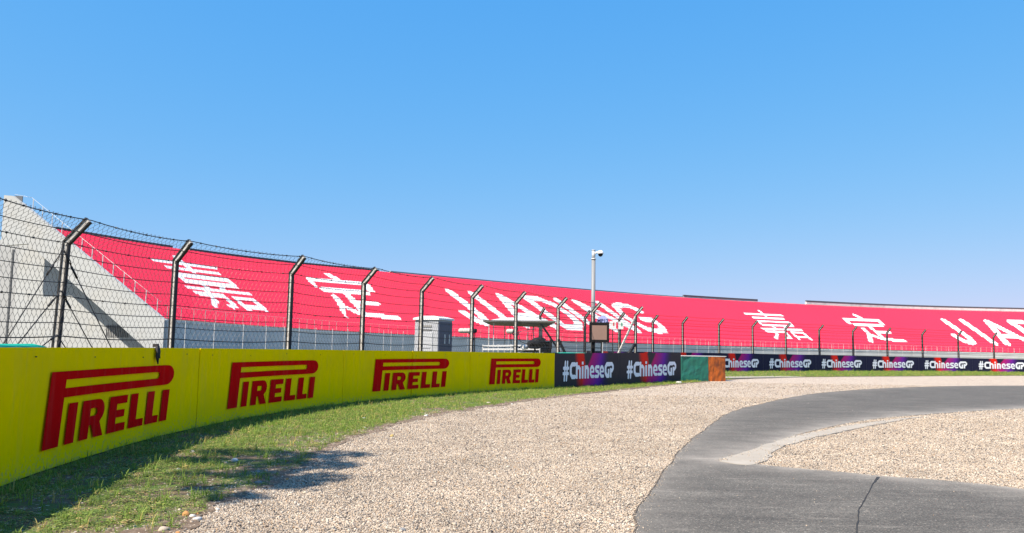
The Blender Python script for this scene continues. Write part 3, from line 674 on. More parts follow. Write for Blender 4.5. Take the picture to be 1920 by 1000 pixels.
# green and orange wrapped block closing the row
ba, bb = bend(near, U2 + .03, 0, 0.0), None
ga, gm, ge = atY(1277.5, 713, 40.3), atY(1328.5, 713, 40.9), atY(1360.5, 713, 41.4)
blk = thing('barrier_block', 'tyre block wrapped in green and orange tarpaulin at the end of the black boards', 'barrier block', (gm.x, gm.y, 0))
def block(name, a, c, h, m, dep=.95):
    d = Vector((c.x - a.x, c.y - a.y, 0)); L_ = d.length; d.normalize(); n = Vector((-d.y, d.x, 0)); V = []; F = []; nx, nz = 12, 8
    for i in range(nx + 1):
        for j in range(nz + 1):
            q = Vector((a.x, a.y, 0)) + d * (L_ * i / nx) - n * (.035 * noise.noise(Vector((i * .5 + a.x * 7, j * .5, 2))) + .02 * math.sin(math.pi * i / nx)); q.z = h * j / nz; V.append(q)
    for i in range(nx):
        for j in range(nz): F.append((i * (nz + 1) + j, (i + 1) * (nz + 1) + j, (i + 1) * (nz + 1) + j + 1, i * (nz + 1) + j + 1))
    o = len(V)
    V += [Vector((a.x, a.y, 0)) + n * dep, Vector((a.x, a.y, h)) + n * dep, Vector((c.x, c.y, h)) + n * dep, Vector((c.x, c.y, 0)) + n * dep]
    F += [(o, o + 1, o + 2, o + 3), tuple([i * (nz + 1) + nz for i in range(nx + 1)] + [o + 2, o + 1]), tuple([j for j in range(nz + 1)] + [o + 1, o]), tuple([nx * (nz + 1) + j for j in range(nz + 1)] + [o + 2, o + 3])]
    raw(name, V, F, m, blk)
hb = 1.24
block('green_cover', ga, gm + Vector((-.01, -.01, 0)), hb, M['green_tarp']); block('orange_cover', gm, ge, hb, M['orange_tarp'])
b = MB(); d = (ge - ga); d.z = 0; d.normalize(); b.box(((ga + ge) / 2 + Vector((-d.y, d.x, 0)) * .47) * Vector((1, 1, 0)).x * 1 if False else Vector(((ga.x + ge.x) / 2 - d.y * .47, (ga.y + ge.y) / 2 + d.x * .47, hb + .022)), ((ge - ga).length + .04, 1.04, .036), Matrix.Rotation(math.atan2(d.y, d.x), 3, 'Z'))
b.build('lid', M['stand_white'], blk)

# ------------------------------------------------------------------ debris fences
def fence_post(base, inward, h, arm, root, lean=0.0, along=None, tilt=0.0, eb=1.0):
    """light channel post with dark edge bars and a cranked arm towards the circuit"""
    al = along; inward = inward.normalized(); b = MB(); b2 = MB(); top = base + Vector((0, 0, h)) + al * lean; base = base - inward * tilt; tip = top + inward * arm + Vector((0, 0, arm * 1.02))
    w = .088
    b.bar(base, top, .06, w, up=inward); b.bar(top - Vector((0, 0, .02)), tip, .06, w, up=Vector((0, 0, 1)) - inward)
    po = b.build('post', M['galv'], root)
    d_arm = (tip - top).normalized(); n_arm = (Vector((0, 0, 1)) - inward).normalized()
    for s in (-1, 1):
        o_ = inward * s * (w / 2 + .015) - al * .010; oa = n_arm * -s * (w / 2 + .015) - al * .010
        b2.bar(base + o_, top + o_ * .9, .078, .032 * eb, up=inward); b2.bar(top + oa - d_arm * .03, tip + oa, .078, .032 * eb, up=n_arm)
    b2.build('edge_bars', M['dark_steel'], po)
    return top, tip
def strand(pts, name, root, r, sag, barb=None):
    b = MB(); P = []
    for a, c in zip(pts[:-1], pts[1:]):
        for k in range(8):
            t = k / 8; q = a.lerp(c, t); q.z -= sag * 4 * t * (1 - t); P.append(q)
    P.append(pts[-1]); b.tube(P, r, 4)
    o = b.build(name, M['cable'], root)
    if barb:
        bb = MB()
        for a, c in zip(pts[:-1], pts[1:]):
            n = max(2, int((c - a).length / barb))
            for k in range(n):
                t = (k + .5) / n; q = a.lerp(c, t); q.z -= sag * 4 * t * (1 - t)
                bb.box(q, (.03, .03, .03), Matrix.Rotation(k, 3, 'X') @ Matrix.Rotation(.7, 3, 'Z'))
        x = bb.build('barbs', M['cable'], o); x['kind'] = 'stuff'
    return o
def hexnet(rows, root, cell=.125, r=.0037):
    """rows: list of (bottom, bend, tip) per post; woven wire between neighbouring posts"""
    V = []; F = []
    def seg(a, c):
        d = (c - a).normalized(); u = Vector((0, 0, 1)) if abs(d.z) < .9 else Vector((0, 1, 0)); x = d.cross(u).normalized() * r; y = x.cross(d).normalized() * r
        o = len(V)
        for q in (a, c):
            V.extend([q + x, q - x * .5 + y * .87, q - x * .5 - y * .87])
        for k in range(3): F.append((o + k, o + (k + 1) % 3, o + 3 + (k + 1) % 3, o + 3 + k))
    for (b0, m0, t0), (b1, m1, t1) in zip(rows[:-1], rows[1:]):
        W = (b1 - b0).length; Hm = (m0 - b0).length; Ha = (t0 - m0).length; n = int(W / cell); cw = W / n
        def P(x, z):
            s = min(max(x / W, 0), 1)
            if z <= Hm: return b0.lerp(b1, s).lerp(m0.lerp(m1, s), z / Hm)
            return m0.lerp(m1, s).lerp(t0.lerp(t1, s), min(1, (z - Hm) / Ha))
        ch = cell * .95; nr = int((Hm + Ha) / ch); st = .32 * ch
        for j in range(nr):
            z0 = j * ch; off = .5 * (j % 2)
            for i in range(n):
                x = (i + off) * cw; jx = .006 * math.sin(i * 7.3 + j * 3.1)
                seg(P(x + jx, z0), P(x + jx, z0 + st)); seg(P(x + jx, z0 + st), P(x - cw / 2, z0 + ch)); seg(P(x + jx, z0 + st), P(x + cw / 2, z0 + ch))
    o = raw('wire_mesh', V, F, M['mesh'], root); o['kind'] = 'stuff'; return o

npx = [(-8.95, 12.0), (-8.76, 15.6), (-7.80, 18.75), (-6.15, 21.6), (-4.53, 24.5), (-3.10, 27.5), (-1.50, 30.5), (.2, 33.7), (2.05, 37.0), (4.15, 40.6), (6.75, 43.8)]
pxb = [None, 118, 326, 545, 681.5, 791, 886, 968, 1047, 1112, 1192]
BH = 3.40
nf = thing('debris_fence', 'tall cranked debris fence with wire mesh behind the yellow boards', 'fence', (npx[5][0], npx[5][1], 0))
ppos = []
for (x, y), px in zip(npx, pxb):
    p = Vector((x, y, 0))
    if px:
        q = atY(px, 560, y); p.x = q.x
    ppos.append(p)
rows = []; tops = []; tips = []
for i, p in enumerate(ppos):
    a, c = ppos[max(i - 1, 0)], ppos[min(i + 1, len(ppos) - 1)]; al = (c - a).normalized(); inw = Vector((al.y, -al.x, 0))
    top, tip = fence_post(p, inw, BH, .44, nf, lean=0.0, along=al, tilt=(0.11 if i == 1 else 0.0))
    tops.append(top); tips.append(tip); o_ = inw * .05
    rows.append((p + Vector((0, 0, 1.15)) + o_, top + o_, tip + o_))
hexnet(rows, nf)
zs = [1.58, 1.85, 2.10, 2.36, 2.62, 2.90, 3.16, 3.40]
for k, z in enumerate(zs): strand([r_[0].lerp(r_[1], (z - 1.15) / (BH - 1.15)) + Vector((0, 0, 0)) for r_ in rows], 'cable', nf, .0078 if k else .011, .05, .62 if k in (3, 7) else None)
strand([r_[1].lerp(r_[2], .5) for r_ in rows], 'cable', nf, .0078, .06)
strand([r_[2] for r_ in rows], 'cable', nf, .0095, .07, .42)
# stays on the first post in view: three pairs of rods with turnbuckles
P1 = ppos[1]; al = (ppos[2] - ppos[0]).normalized(); inw = Vector((al.y, -al.x, 0))
Y1 = 15.55
for (x0, y0), pts in [((118, 468), [(0, 655), (212, 660)]), ((114, 545), [(22, 660), (177, 660)]), ((107, 628), [(62, 662), (128, 660)])]:
    a = atY(x0, y0, Y1 - .1)
    for (x1, y1) in pts:
        dirn = -1 if x1 < x0 else 1
        e = atY(x1, y1, Y1 + dirn * 1.1); m1 = a.lerp(e, .16); m2 = a.lerp(e, .27)
        b = MB(); b.tube([a, m1], .010, 5); b.tube([a + al * .03 * dirn, m1.lerp(a, .3) + Vector((.035, 0, 0)), m1], .010, 5); b.tube([m1, m2], .022, 6); b.tube([m2, e, e + (e - a) * .12], .011, 5); b.build('stay_rod', M['cable'], nf)
# strut on the last post
e = ppos[-1]; al = (ppos[-1] - ppos[-2]).normalized()
b = MB(); q0 = tops[-1] - Vector((0, 0, .05)); q1 = atY(1157, 668, e.y - .6); b.bar(q0, q1, .09, .09); b.build('brace', M['galv'], nf)
b = MB(); q0 = atY(1191, 645, e.y - .15); q1 = atY(1176, 668, e.y - .5); b.bar(q0, q1, .13, .13); b.build('lower_brace', M['dark_steel'], nf)
b = MB(); q0 = atY(1047, 636, ppos[8].y - .1); q1 = atY(1062, 668, ppos[8].y - .1); b.bar(q0, q1, .16, .12); q2 = atY(1033, 668, ppos[8].y - .1); b.build('lower_brace', M['dark_steel'], nf)

# far fence
ff_px = [(1013, 592, 50.5), (1097, 597, 52.5), (1161, 600, 55), (1224, 604, 57.5), (1280, 606.5, 60), (1348, 609.5, 63), (1411, 613, 66), (1473, 617, 69), (1536, 619.5, 71.5), (1599, 622, 74), (1663, 624.5, 76), (1729, 627.5, 78), (1796, 630, 79.5), (1862.5, 633, 80.8), (1932, 636, 81.6), (2004, 639, 82)]
fbase = thing('debris_fence', 'cranked debris fence with bare cables behind the navy far boards', 'fence', (22, 66, 0))
fp = []
for px, py, Y in ff_px: fp.append(atY(px, py, Y))
rows2 = []
for i, p in enumerate(fp):
    a, c = fp[max(i - 1, 0)], fp[min(i + 1, len(fp) - 1)]; al = Vector((c.x - a.x, c.y - a.y, 0)).normalized(); inw = Vector((al.y, -al.x, 0))
    base = Vector((p.x, p.y, 0)); top, tip = fence_post(base, inw, p.z, .46, fbase, along=al, eb=1.9); rows2.append((base + Vector((0, 0, 1.2)) + inw * .05, top + inw * .05, tip + inw * .05))
for f_ in (.08, .2, .33, .46, .58, .70, .82, .93, 1.0): strand([r_[0].lerp(r_[1], f_) for r_ in rows2], 'cable', fbase, .015, .03)
strand([r_[1].lerp(r_[2], .5) for r_ in rows2], 'cable', fbase, .015, .03); strand([r_[2] for r_ in rows2], 'cable', fbase, .016, .04)

# ------------------------------------------------------------------ grandstand
top_path = Path([(-58.5, 101), (-51.3, 119), (-41.5, 135), (-27, 150), (40, 208), (109, 241), (160, 250), (215, 250)])
SW, ZT = 18.85, 15.4
z0u = lambda u: float(np.interp(u, [0, 16, 48, 83, 143, 204, 260], [4.15, 3.88, 3.45, 3.0, 2.84, 2.63, 2.62]))
def stand(u, v, up=0.0, out=0.0):
    """point on the raked deck: u along the top edge, v from the front row (0) to the back (1)"""
    p = top_path.at(u) + top_path.nrm(u) * (SW * (1 - v) + out); p.z = z0u(u) + (ZT - z0u(u)) * v + up; return p
STL = top_path.L - 4
gs = thing('grandstand', 'long curved grandstand with crimson seats and white lettering beyond the fences', 'grandstand', (20, 170, 0))
us = list(np.arange(0, STL, 3.0)) + [STL]
# deck slab and front wall, back wall
V = []; F = []
for u in us: V += [stand(u, 0, -.10), stand(u, 1, -.10), stand(u, 1, -.10) * 1.0, stand(u, 0, -.10)]
for i in range(len(us) - 1): F.append((4 * i, 4 * i + 4, 4 * i + 5, 4 * i + 1))
raw('deck', V, F, M['concrete_grey'], gs)
def ring(name, prof, m, u0=0.0, u1=STL, step=3.0, closed=True, parent=gs):
    """prof: list of functions u -> point; swept along the stand"""
    uu = list(np.arange(u0, u1, step)) + [u1]; V = []; F = []; k = len(prof)
    for u in uu: V += [f(u) for f in prof]
    for i in range(len(uu) - 1):
        for j in range(k if closed else k - 1): F.append((i * k + j, i * k + (j + 1) % k, (i + 1) * k + (j + 1) % k, (i + 1) * k + j))
    if closed: F += [tuple(range(k)), tuple((len(uu) - 1) * k + j for j in range(k))]
    o = raw(name, V, F, m, parent)
    bm = bmesh.new(); bm.from_mesh(o.data); bmesh.ops.recalc_face_normals(bm, faces=bm.faces); bm.to_mesh(o.data); bm.free()
    return o
def P(v, dz, out):
    return lambda u: stand(u, v, dz, out)
def Pz(v, z, out):
    def f(u):
        p = stand(u, v, 0, out); p.z = z; return p
    return f
ring('front_wall', [Pz(0, -.05, .30), P(0, -.303, .30), P(0, -.303, 0), Pz(0, -.05, 0)], M['wall_pale'])
ring('front_lip', [P(0, -.30, .36), P(0, -.02, .36), P(0, -.02, -.05), P(0, -.30, -.05)], M['stand_white'])
ring('back_wall', [Pz(1, -.05, -.3), Pz(1, ZT - .2, -.3), Pz(1, ZT - .2, -.6), Pz(1, -.05, -.6)], M['concrete_grey'], u0=5.4)
upx = lambda px: top_path.u_at_px(px, ZT)
UA = [upx(p) for p in (108, 326, 358, 712, 733, 1345, 1422, 1513)]
def coping(name, u0, u1, za, zb, m, out=-.25, th=.5): return ring(name, [P(1, za, out), P(1, zb, out), P(1, zb, out - th), P(1, za, out - th)], m, u0, u1, step=2.5)
coping('parapet', 0, UA[4], -.1, .12, M['concrete_grey'])
coping('parapet', UA[4] + .02, STL, -.1, .30, M['stand_white'])
coping('coping', UA[0], UA[1], .14, .58, M['stand_dark']); coping('coping', UA[2], UA[3], .14, .58, M['stand_dark'])
coping('coping', UA[4] + .1, UA[5] - 12, .32, .52, M['concrete_grey'])
coping('coping', UA[5] - 11.9, UA[6], .55, .98, M['stand_dark'], out=-.2); coping('coping_base', UA[5] - 11.9, UA[6], .31, .54, M['stand_white'])
coping('coping', UA[7], STL, 1.02, 1.42, M['stand_dark'], out=-.2, th=.5); coping('coping_base', UA[7], STL, .31, 1.0, M['stand_white'])

# seats: red ones and the white ones that spell the words
def seat_word_masks(U, Wd):
    """U along the stand, Wd up the slope in metres (0..22): signed distance of the white lettering"""
    D = np.full(U.shape, 1e9)
    def glyph(strokes, u0, u1, w0, w1, hw):
        nonlocal D
        for s_ in strokes:
            pts = [(u0 + (u1 - u0) * x, w0 + (w1 - w0) * y) for x, y in s_]
            D = np.minimum(D, sd_line(U, Wd, pts, hw))
    JIA = [[(0, .86), (.92, .86)], [(.46, 1), (.46, .72)], [(.10, .73), (.86, .73)], [(.10, .60), (.90, .60)], [(.10, .60), (.10, .47)], [(.90, .60), (.90, .47)], [(.10, .47), (.90, .47)],
           [(.33, .45), (.36, .36)], [(.66, .45), (.62, .36)], [(0, .34), (1, .34)], [(.03, .235), (.50, .235)], [(.26, .30), (.22, .14), (.06, .0)], [(.50, .235), (.48, .04), (.38, .02)],
           [(.66, .22), (.96, .22)], [(.66, .22), (.66, .0)], [(.96, .22), (.96, .0)], [(.66, .05), (.96, .05)]]
    DING = [[(.46, 1), (.54, .90)], [(.03, .83), (.97, .83)], [(.03, .83), (.03, .68)], [(.97, .83), (.95, .68)], [(.14, .61), (.86, .61)], [(.50, .61), (.50, .10)], [(.50, .36), (.86, .36)],
            [(.25, .46), (.24, .28), (.03, .0)], [(.22, .26), (.42, .11), (.62, .07), (1, .05)]]
    J = [[(1, 1), (1, .25), (.82, .05), (.5, 0), (.18, .06), (0, .30)]]
    I = [[(.5, 1), (.5, 0)]]
    A = [[(0, 0), (.5, 1), (1, 0)], [(.2, .33), (.8, .33)]]
    Dd = [[(0, 0), (0, 1), (.55, 1), (.88, .82), (1, .5), (.88, .18), (.55, 0), (0, 0)]]
    N_ = [[(0, 0), (0, 1), (1, 0), (1, 1)]]
    G_ = [[(1, .80), (.82, .97), (.5, 1), (.18, .92), (0, .6), (0, .4), (.18, .08), (.5, 0), (.82, .04), (1, .2), (1, .45), (.6, .45)]]
    H = 22.0
    for jia, ding, (lc, hc, lo, hi), L_ in (((12.4, 25.2), (43.2, 56.2), (.205, .86, .235, .735), [(J, 71.3, 74.8), (I, 79, 82), (A, 83.8, 92.4), (Dd, 95.6, 102.6), (I, 103.8, 106.8), (N_, 111.2, 119), (G_, 122, 130.6)]),
                                            ((171.6, 186.0), (207.4, 221), (.185, .785, .20, .73), [(J, 241.6, 246), (I, 250.9, 253.9), (A, 256.6, 265), (Dd, 268.4, 276), (I, 277.6, 280.6), (N_, 285.5, 294), (G_, 298, 307)])):
        glyph(JIA, *jia, lc * H, hc * H, .56 if jia[0] < 100 else .44); glyph(DING, *ding, lc * H, hc * H, .70)
        for g_, a, c in L_: glyph([[(x + 2.5 * (1 - y) / (c - a), y) for x, y in st] for st in g_], a, c, lo * H, hi * H, 1.05)
    return D
ROWS = 50
sv = {0: [], 1: []}; sf = {0: [], 1: []}
pitch = .36
for r_ in range(ROWS):
    v0 = (r_ + .25) / ROWS; v1 = v0 + .80 / ROWS
    # arc length of this row is longer than that of the top edge: space the seats by real distance
    uu = np.arange(.05, STL - .3, .25); pts = np.array([tuple(stand(u, v0)) for u in uu]); s_ = np.r_[0, np.cumsum(np.linalg.norm(np.diff(pts[:, :2], axis=0), axis=1))]
    ctr = np.interp(np.arange(.3, s_[-1], pitch), s_, uu)
    white = seat_word_masks(ctr, np.full(ctr.shape, (v0 + .5 / ROWS) * 22.0)) < 0
    c0 = np.array([np.interp(ctr, uu, pts[:, k]) for k in range(3)]).T
    nr = np.array([tuple(top_path.nrm(u)) for u in uu]); n3 = np.array([np.interp(ctr, uu, nr[:, k]) for k in range(3)]).T; n3 /= np.linalg.norm(n3, axis=1)[:, None]
    t3 = np.c_[-n3[:, 1], n3[:, 0], np.zeros(len(ctr))]
    hw = .173; zz = np.array((0, 0, 1.0))
    jit = (np.random.rand(len(ctr), 1) - .5) * .03
    fr = c0 + n3 * .04 + zz * .13 + jit * zz; bk = c0 - n3 * .32 + zz * .40 + jit * zz; md = c0 - n3 * .16 + zz * .25 + jit * zz
    quads = [fr - t3 * hw - zz * .08, fr + t3 * hw - zz * .08, fr - t3 * hw, fr + t3 * hw, md - t3 * hw, md + t3 * hw, bk - t3 * hw * .92, bk + t3 * hw * .92]
    arr = np.stack(quads, 1)
    for w in (0, 1):
        sel = arr[white == bool(w)]; o = len(sv[w]) * 8
        sv[w].extend(list(sel))
for w, nm, mt in ((0, 'red_seats', 'seat_red'), (1, 'white_seats', 'seat_white')):
    A_ = np.array(sv[w]).reshape(-1, 3); n = len(A_) // 8
    base = (np.arange(n) * 8)[:, None]
    q = np.array([(0, 1, 3, 2), (2, 3, 5, 4), (4, 5, 7, 6)])
    Fq = (base[:, None, :] + q[None]).reshape(-1, 4)
    o = raw(nm, A_, Fq.tolist(), M[mt], gs); o['kind'] = 'stuff'
# front railing
rl = bpy.data.objects.new('front_railing', None); COL.objects.link(rl); rl.parent = gs; rl.matrix_parent_inverse = gs.matrix_world.inverted()
b = MB(); b.box((0, 0, .78), (.055, .055, 1.56)); proto = b.build('rail_post', M['rail_faded'], rl)
k = 0
for u in np.arange(.4, 280, 1.95):
    p = stand(u, 0, -.03, .40); o = proto if k == 0 else proto.copy(); k += 1
    if o is not proto: COL.objects.link(o); o.parent = rl
    o.matrix_parent_inverse = rl.matrix_world.inverted(); o.location = p
for z in (1.54,):
    b = MB(); b.tube([stand(u, 0, z - .03, .40) for u in np.arange(.4, 280, 3.9)], .010 if z < 1.5 else .014, 4); b.build('rail_bar', M['rail'], rl)
# end wall: raking beam standing proud of a recessed wall
A0 = stand(0, 0); B0 = stand(0, 1); tg = top_path.tan(0); rad = -top_path.nrm(0)
def endp(t, z, back=0.0):
    p = A0 + (B0 - A0) * t; p.z = z; return p - tg * 0 + tg * back
ez = lambda t: z0u(0) + (ZT - z0u(0)) * t
def prism(name, poly, d0, d1, m):
    V = [endp(t, z, d0) for t, z in poly] + [endp(t, z, d1) for t, z in poly]; n = len(poly)
    F = [tuple(t) for t in tessellate_polygon([[Vector((x * 20, z, 0)) for x, z in poly]])]
    F = F + [tuple(n + i for i in t) for t in F] + [(i, (i + 1) % n, n + (i + 1) % n, n + i) for i in range(n)]
    o = raw(name, V, F, m, gs); bm = bmesh.new(); bm.from_mesh(o.data); bmesh.ops.recalc_face_normals(bm, faces=bm.faces); bm.to_mesh(o.data); bm.free(); return o
def t_px(px, back, zf=lambda t: 4.0):
    lo, hi = -.5, 3.0                                  # picture x falls as t grows
    for _ in range(40):
        m = (lo + hi) / 2; p = endp(m, 0, back); q = CAM_R.transposed() @ Vector((p.x, p.y, zf(m) - CAM_H))
        if 960 - FPX * q.x / q.z > px: lo = m
        else: hi = m
    return lo
zp = lambda t: ez(t) + .25
ta = t_px(26, 0, zp); tb, tc, td = t_px(9, 0, lambda t: zp(ta)), t_px(3, 0, lambda t: 13.7), t_px(55, 0, lambda t: 13.8)
prism('raking_beam', [(-.03, ez(-.03) + .25), (ta, ez(ta) + .25), (tb, zp(ta) + .2), (tc, 13.7), (td, 13.8), (-.03, ez(-.03) - 4.75)], -.12, .35, M['concrete'])
RW = 4.6
tl = t_px(29, RW, lambda t: 8.0)
prism('end_wall', [(0.0, -.05), (0.0, ez(0) - 1.2), (1.1, ez(1.1) - 2.0), (tl, 14.6), (tl, -.05)], RW, RW + .35, M['concrete'])
prism('end_wall', [(tl + .003, -.05), (tl + .003, 16), (tl + 1.6, 16), (tl + 1.6, -.05)], RW + 3.5, RW + 3.9, M['opening'])
b = MB(); tp = t_px(19, RW, lambda t: 8.0); b.bar(endp(tp, 0, RW), endp(tp, 13.9, RW), .22, .22); b.build('downpipe', M['stand_dark'], gs)
va, vb = t_px(243, RW), t_px(200, RW)
vent = prism('vent', [(va, 1.95), (va, 3.6), (vb, 3.6), (vb, 1.95)], RW - .025, RW - .001, M['opening'])
for k in range(13):
    t = va + (vb - va) * (.04 + .92 * k / 12); b = MB(); b.bar(endp(t, 2.0, RW - .06), endp(t, 3.55, RW - .06), .10, .05, up=tg); o = b.build('slat', M['louvre'], vent)
# stair railing down the end of the stand
sr = bpy.data.objects.new('end_railing', None); COL.objects.link(sr); sr.parent = gs; sr.matrix_parent_inverse = gs.matrix_world.inverted()
tr = t_px(60, .35, lambda t: ez(t) + 1.7)
for k in range(14):
    t = .06 + k * .098
    if t < tr + .03: b = MB(); b.box(endp(t, ez(t) + .95, .35), (.08, .08, 1.5)); b.build('rail_post', M['rail'], sr)
b = MB(); b.tube([endp(t, ez(t) + 1.70, .35) for t in np.linspace(.03, tr, 6)], .022, 5); b.build('rail_bar', M['rail'], sr)
b = MB(); b.tube([endp(tr, ez(tr) + 1.70, .35), endp(ta, zp(ta) + .25, .1)], .022, 5); b.build('rail_bar', M['rail'], sr)
g0, g1 = t_px(43, .3, lambda t: ez(t) + .5), t_px(28, .3, zp)
b = MB(); b.add([endp(g1, zp(g1), .2), endp(g0, zp(g0), .2), endp(g0, zp(g0) + .75, .2), endp(g1, zp(g1), .28), endp(g0, zp(g0), .28), endp(g0, zp(g0) + .75, .28)], [(0, 1, 2), (3, 5, 4), (0, 2, 5, 3), (1, 4, 5, 2)]); b.build('stair_guard', M['stand_dark'], sr)

# spectator fence between the stand and the service area
sf_ = thing('mesh_fence', 'thin pale spectator fence in front of the grandstand wall', 'fence', (-10, 120, 0))
b = MB(); b.box((0, 0, 1.9), (.07, .07, 3.8)); proto = b.build('post', M['rail'], sf_); k = 0
sp = []
for u in np.arange(-4, 268, 4.4):
    p = stand(max(u, 0), 0, 0, 7.5); p.z = 0
    if u < 0: p = p + tg * u
    sp.append(p); o = proto if k == 0 else proto.copy(); k += 1
    if o is not proto: COL.objects.link(o); o.parent = sf_
    o.matrix_parent_inverse = sf_.matrix_world.inverted(); o.location = p
for z in (1.2, 2.3, 3.3):
    b = MB(); b.tube([p + Vector((0, 0, z)) for p in sp], .010, 4); b.build('rail_bar', M['rail'], sf_)

# ------------------------------------------------------------------ things behind the fence
# pale service cabin
Yc = 36.5
def yaw_frame(c, yaw): return Matrix.Translation(c) @ Matrix.Rotation(yaw, 4, 'Z')
cc = atY(812, 655, Yc); cab = thing('portable_cabin', 'pale plastic portable cabin with a low white roof behind the yellow boards', 'cabin', (cc.x, cc.y, 0), RAD(-26))
ztop = atY(817, 601, Yc).z
b = MB(); b.box((0, 0, ztop / 2), (1.24, 1.24, ztop)); body = b.build('body', M['navy'], None, bevel=.03); body.parent = cab
def at_parent(o, parent): o.parent = parent; o.matrix_parent_inverse = Matrix.Identity(4); return o
b = MB(); h = .68
b.add([(-h, -h, ztop), (h, -h, ztop), (h, h, ztop), (-h, h, ztop), (-h, -h, ztop + .08), (h, -h, ztop + .08), (h, h, ztop + .08), (-h, h, ztop + .08), (-.35, -.35, ztop + .19), (.35, -.35, ztop + .19), (.35, .35, ztop + .19), (-.35, .35, ztop + .19)],
      [(0, 3, 2, 1), (0, 1, 5, 4), (1, 2, 6, 5), (2, 3, 7, 6), (3, 0, 4, 7), (4, 5, 9, 8), (5, 6, 10, 9), (6, 7, 11, 10), (7, 4, 8, 11), (8, 9, 10, 11)])
at_parent(b.build('roof', M['white_paint'], None), cab)
b = MB(); b.box((-.05, -.632, 1.15), (.80, .03, 2.0)); dr = at_parent(b.build('door', M['cabin_door'], None, bevel=.01), cab)
b = MB()
for z in (.55, 1.0, 1.45): b.box((-.05, -.655, z), (.6, .02, .05))
at_parent(b.build('door_ribs', M['navy'], None), dr)
b = MB(); b.box((-.05, -.63, ztop - .28), (.66, .03, .09)); b.box((-.05, -.63, ztop - .45), (.66, .03, .06)); at_parent(b.build('vent', M['board_back'], None), cab)
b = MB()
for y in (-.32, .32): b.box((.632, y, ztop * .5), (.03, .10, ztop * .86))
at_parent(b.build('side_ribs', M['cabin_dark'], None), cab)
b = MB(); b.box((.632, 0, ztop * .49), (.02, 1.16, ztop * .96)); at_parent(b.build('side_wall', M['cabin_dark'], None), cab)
for y in (-.1, .3):
    b = MB(); b.box((.66, y, 1.85), (.03, .05, .42)); at_parent(b.build('handle', M['white_paint'], None), cab)

# marshal shelter: sloped canopy on posts
Ysh = 43.5
c0 = atY(968, 640, Ysh); shl = thing('marshal_shelter', 'grey canopy on thin posts with a dark brace behind the last yellow board', 'shelter', (c0.x, c0.y, 0))
zc_ = atY(970, 606, Ysh).z
a1, a2 = atY(907, 607, Ysh), atY(1040, 605.5, Ysh)
wl_ = (a2 - a1).length
b = MB()
cx = (a1.x + a2.x) / 2; lx = wl_ / 2
lo_, hi_ = zc_ - .06, zc_ + .22
q = [(-lx, -1.3, lo_ + .06), (lx, -1.1, lo_ + .10), (lx * .8, 1.6, lo_ - .10), (-lx * .8, 1.6, lo_ - .06)]
top_ = [(x, y, z + .09) for x, y, z in q]
b.add([(cx + x, Ysh + y, z) for x, y, z in q] + [(cx + x, Ysh + y, z) for x, y, z in top_], [(0, 1, 2, 3), (4, 7, 6, 5), (0, 4, 5, 1), (1, 5, 6, 2), (2, 6, 7, 3), (3, 7, 4, 0)])
cn = b.build('canopy', M['canopy'], shl)
b = MB()
b.add([(cx + x, Ysh + y, z) for x, y, z in [(-lx * .80, -1.05, lo_ + .16), (lx * .62, -1.0, lo_ + .19), (lx * .40, .2, lo_ + .40), (-lx * .45, .2, lo_ + .34), (-lx * .7, 1.2, lo_ + .08), (lx * .5, 1.2, lo_ + .08)]], [(0, 1, 2, 3), (3, 2, 5, 4), (0, 3, 4), (1, 5, 2), (0, 4, 5, 1)])
b.build('canopy_top', M['white_paint'], cn)
for px, yy, w in ((967, -.8, .10), (916, .9, .06), (946, 1.2, .06), (1014, .9, .17), (1000, 1.2, .05), (925, -.9, .05)):
    p = atY(px, 650, Ysh + yy); b = MB(); b.bar((p.x, p.y, 0), (p.x, p.y, zc_ - .06 if yy < 0 else zc_ - .13), w); b.build('post', M['rail'], shl)
b = MB(); q0 = atY(1014, 607, Ysh - .4); q1 = atY(1050, 660, Ysh - .4); b.bar(q0, q1, .14, .10); b.build('brace', M['dark_steel'], shl)
b = MB()
for (x0, y0, x1, y1) in ((905, 649, 1012, 648), (905, 655, 1012, 655)):
    b.bar(atY(x0, y0, Ysh - 1.2), atY(x1, y1, Ysh - 1.2), .07, .09)
b.build('guard_rail', M['white_paint'], shl)
b = MB(); b.bar(atY(948, 664, Ysh - 1.15), atY(966, 646, Ysh - 1.15), .05); b.bar(atY(1006, 646, Ysh - 1.15), atY(966, 664, Ysh - 1.15), .06); b.build('guard_brace', M['rail'], shl)
b = MB()
for px in (905, 934, 958, 1012):
    p = atY(px, 650, Ysh - 1.2); b.bar((p.x, p.y, 0), (p.x, p.y, p.z + .12), .06)
b.build('guard_posts', M['rail'], shl)

b = MB(); q = atY(1024, 650, Ysh + .1); b.bar((q.x, q.y, .6), (q.x + .12, q.y + .1, q.z + .25), .42, .10, up=(0, 1, 0)); b.build('seat_back', M['black_plastic'], shl)
b = MB(); q = atY(998, 655, Ysh + .3); b.box(q, (1.5, .8, .34)); b.box(q + Vector((.55, 0, .2)), (.34, .7, .22)); b.build('engine_cover', M['dark_steel'], shl, bevel=.05)
b = MB(); b.tube([atY(970, 612, Ysh - .9), atY(975, 640, Ysh - .9), atY(988, 646, Ysh - .9), atY(1000, 662, Ysh - .9)], .018, 5); b.tube([atY(1000, 612, Ysh - .5), atY(996, 634, Ysh - .5), atY(1006, 648, Ysh - .5)], .015, 5); b.tube([atY(956, 612, Ysh + .8), atY(960, 664, Ysh + .8)], .02, 5); b.build('cables', M['black_plastic'], shl)
b = MB(); b.bar(atY(974, 622, Ysh - .7), atY(1012, 614, Ysh - .7), .03); b.bar(atY(974, 622, Ysh - .7), atY(966, 640, Ysh - .7), .03); b.bar(atY(990, 611, Ysh + .5), atY(990, 645, Ysh + .5), .045); b.build('cab_frame', M['rail'], shl)

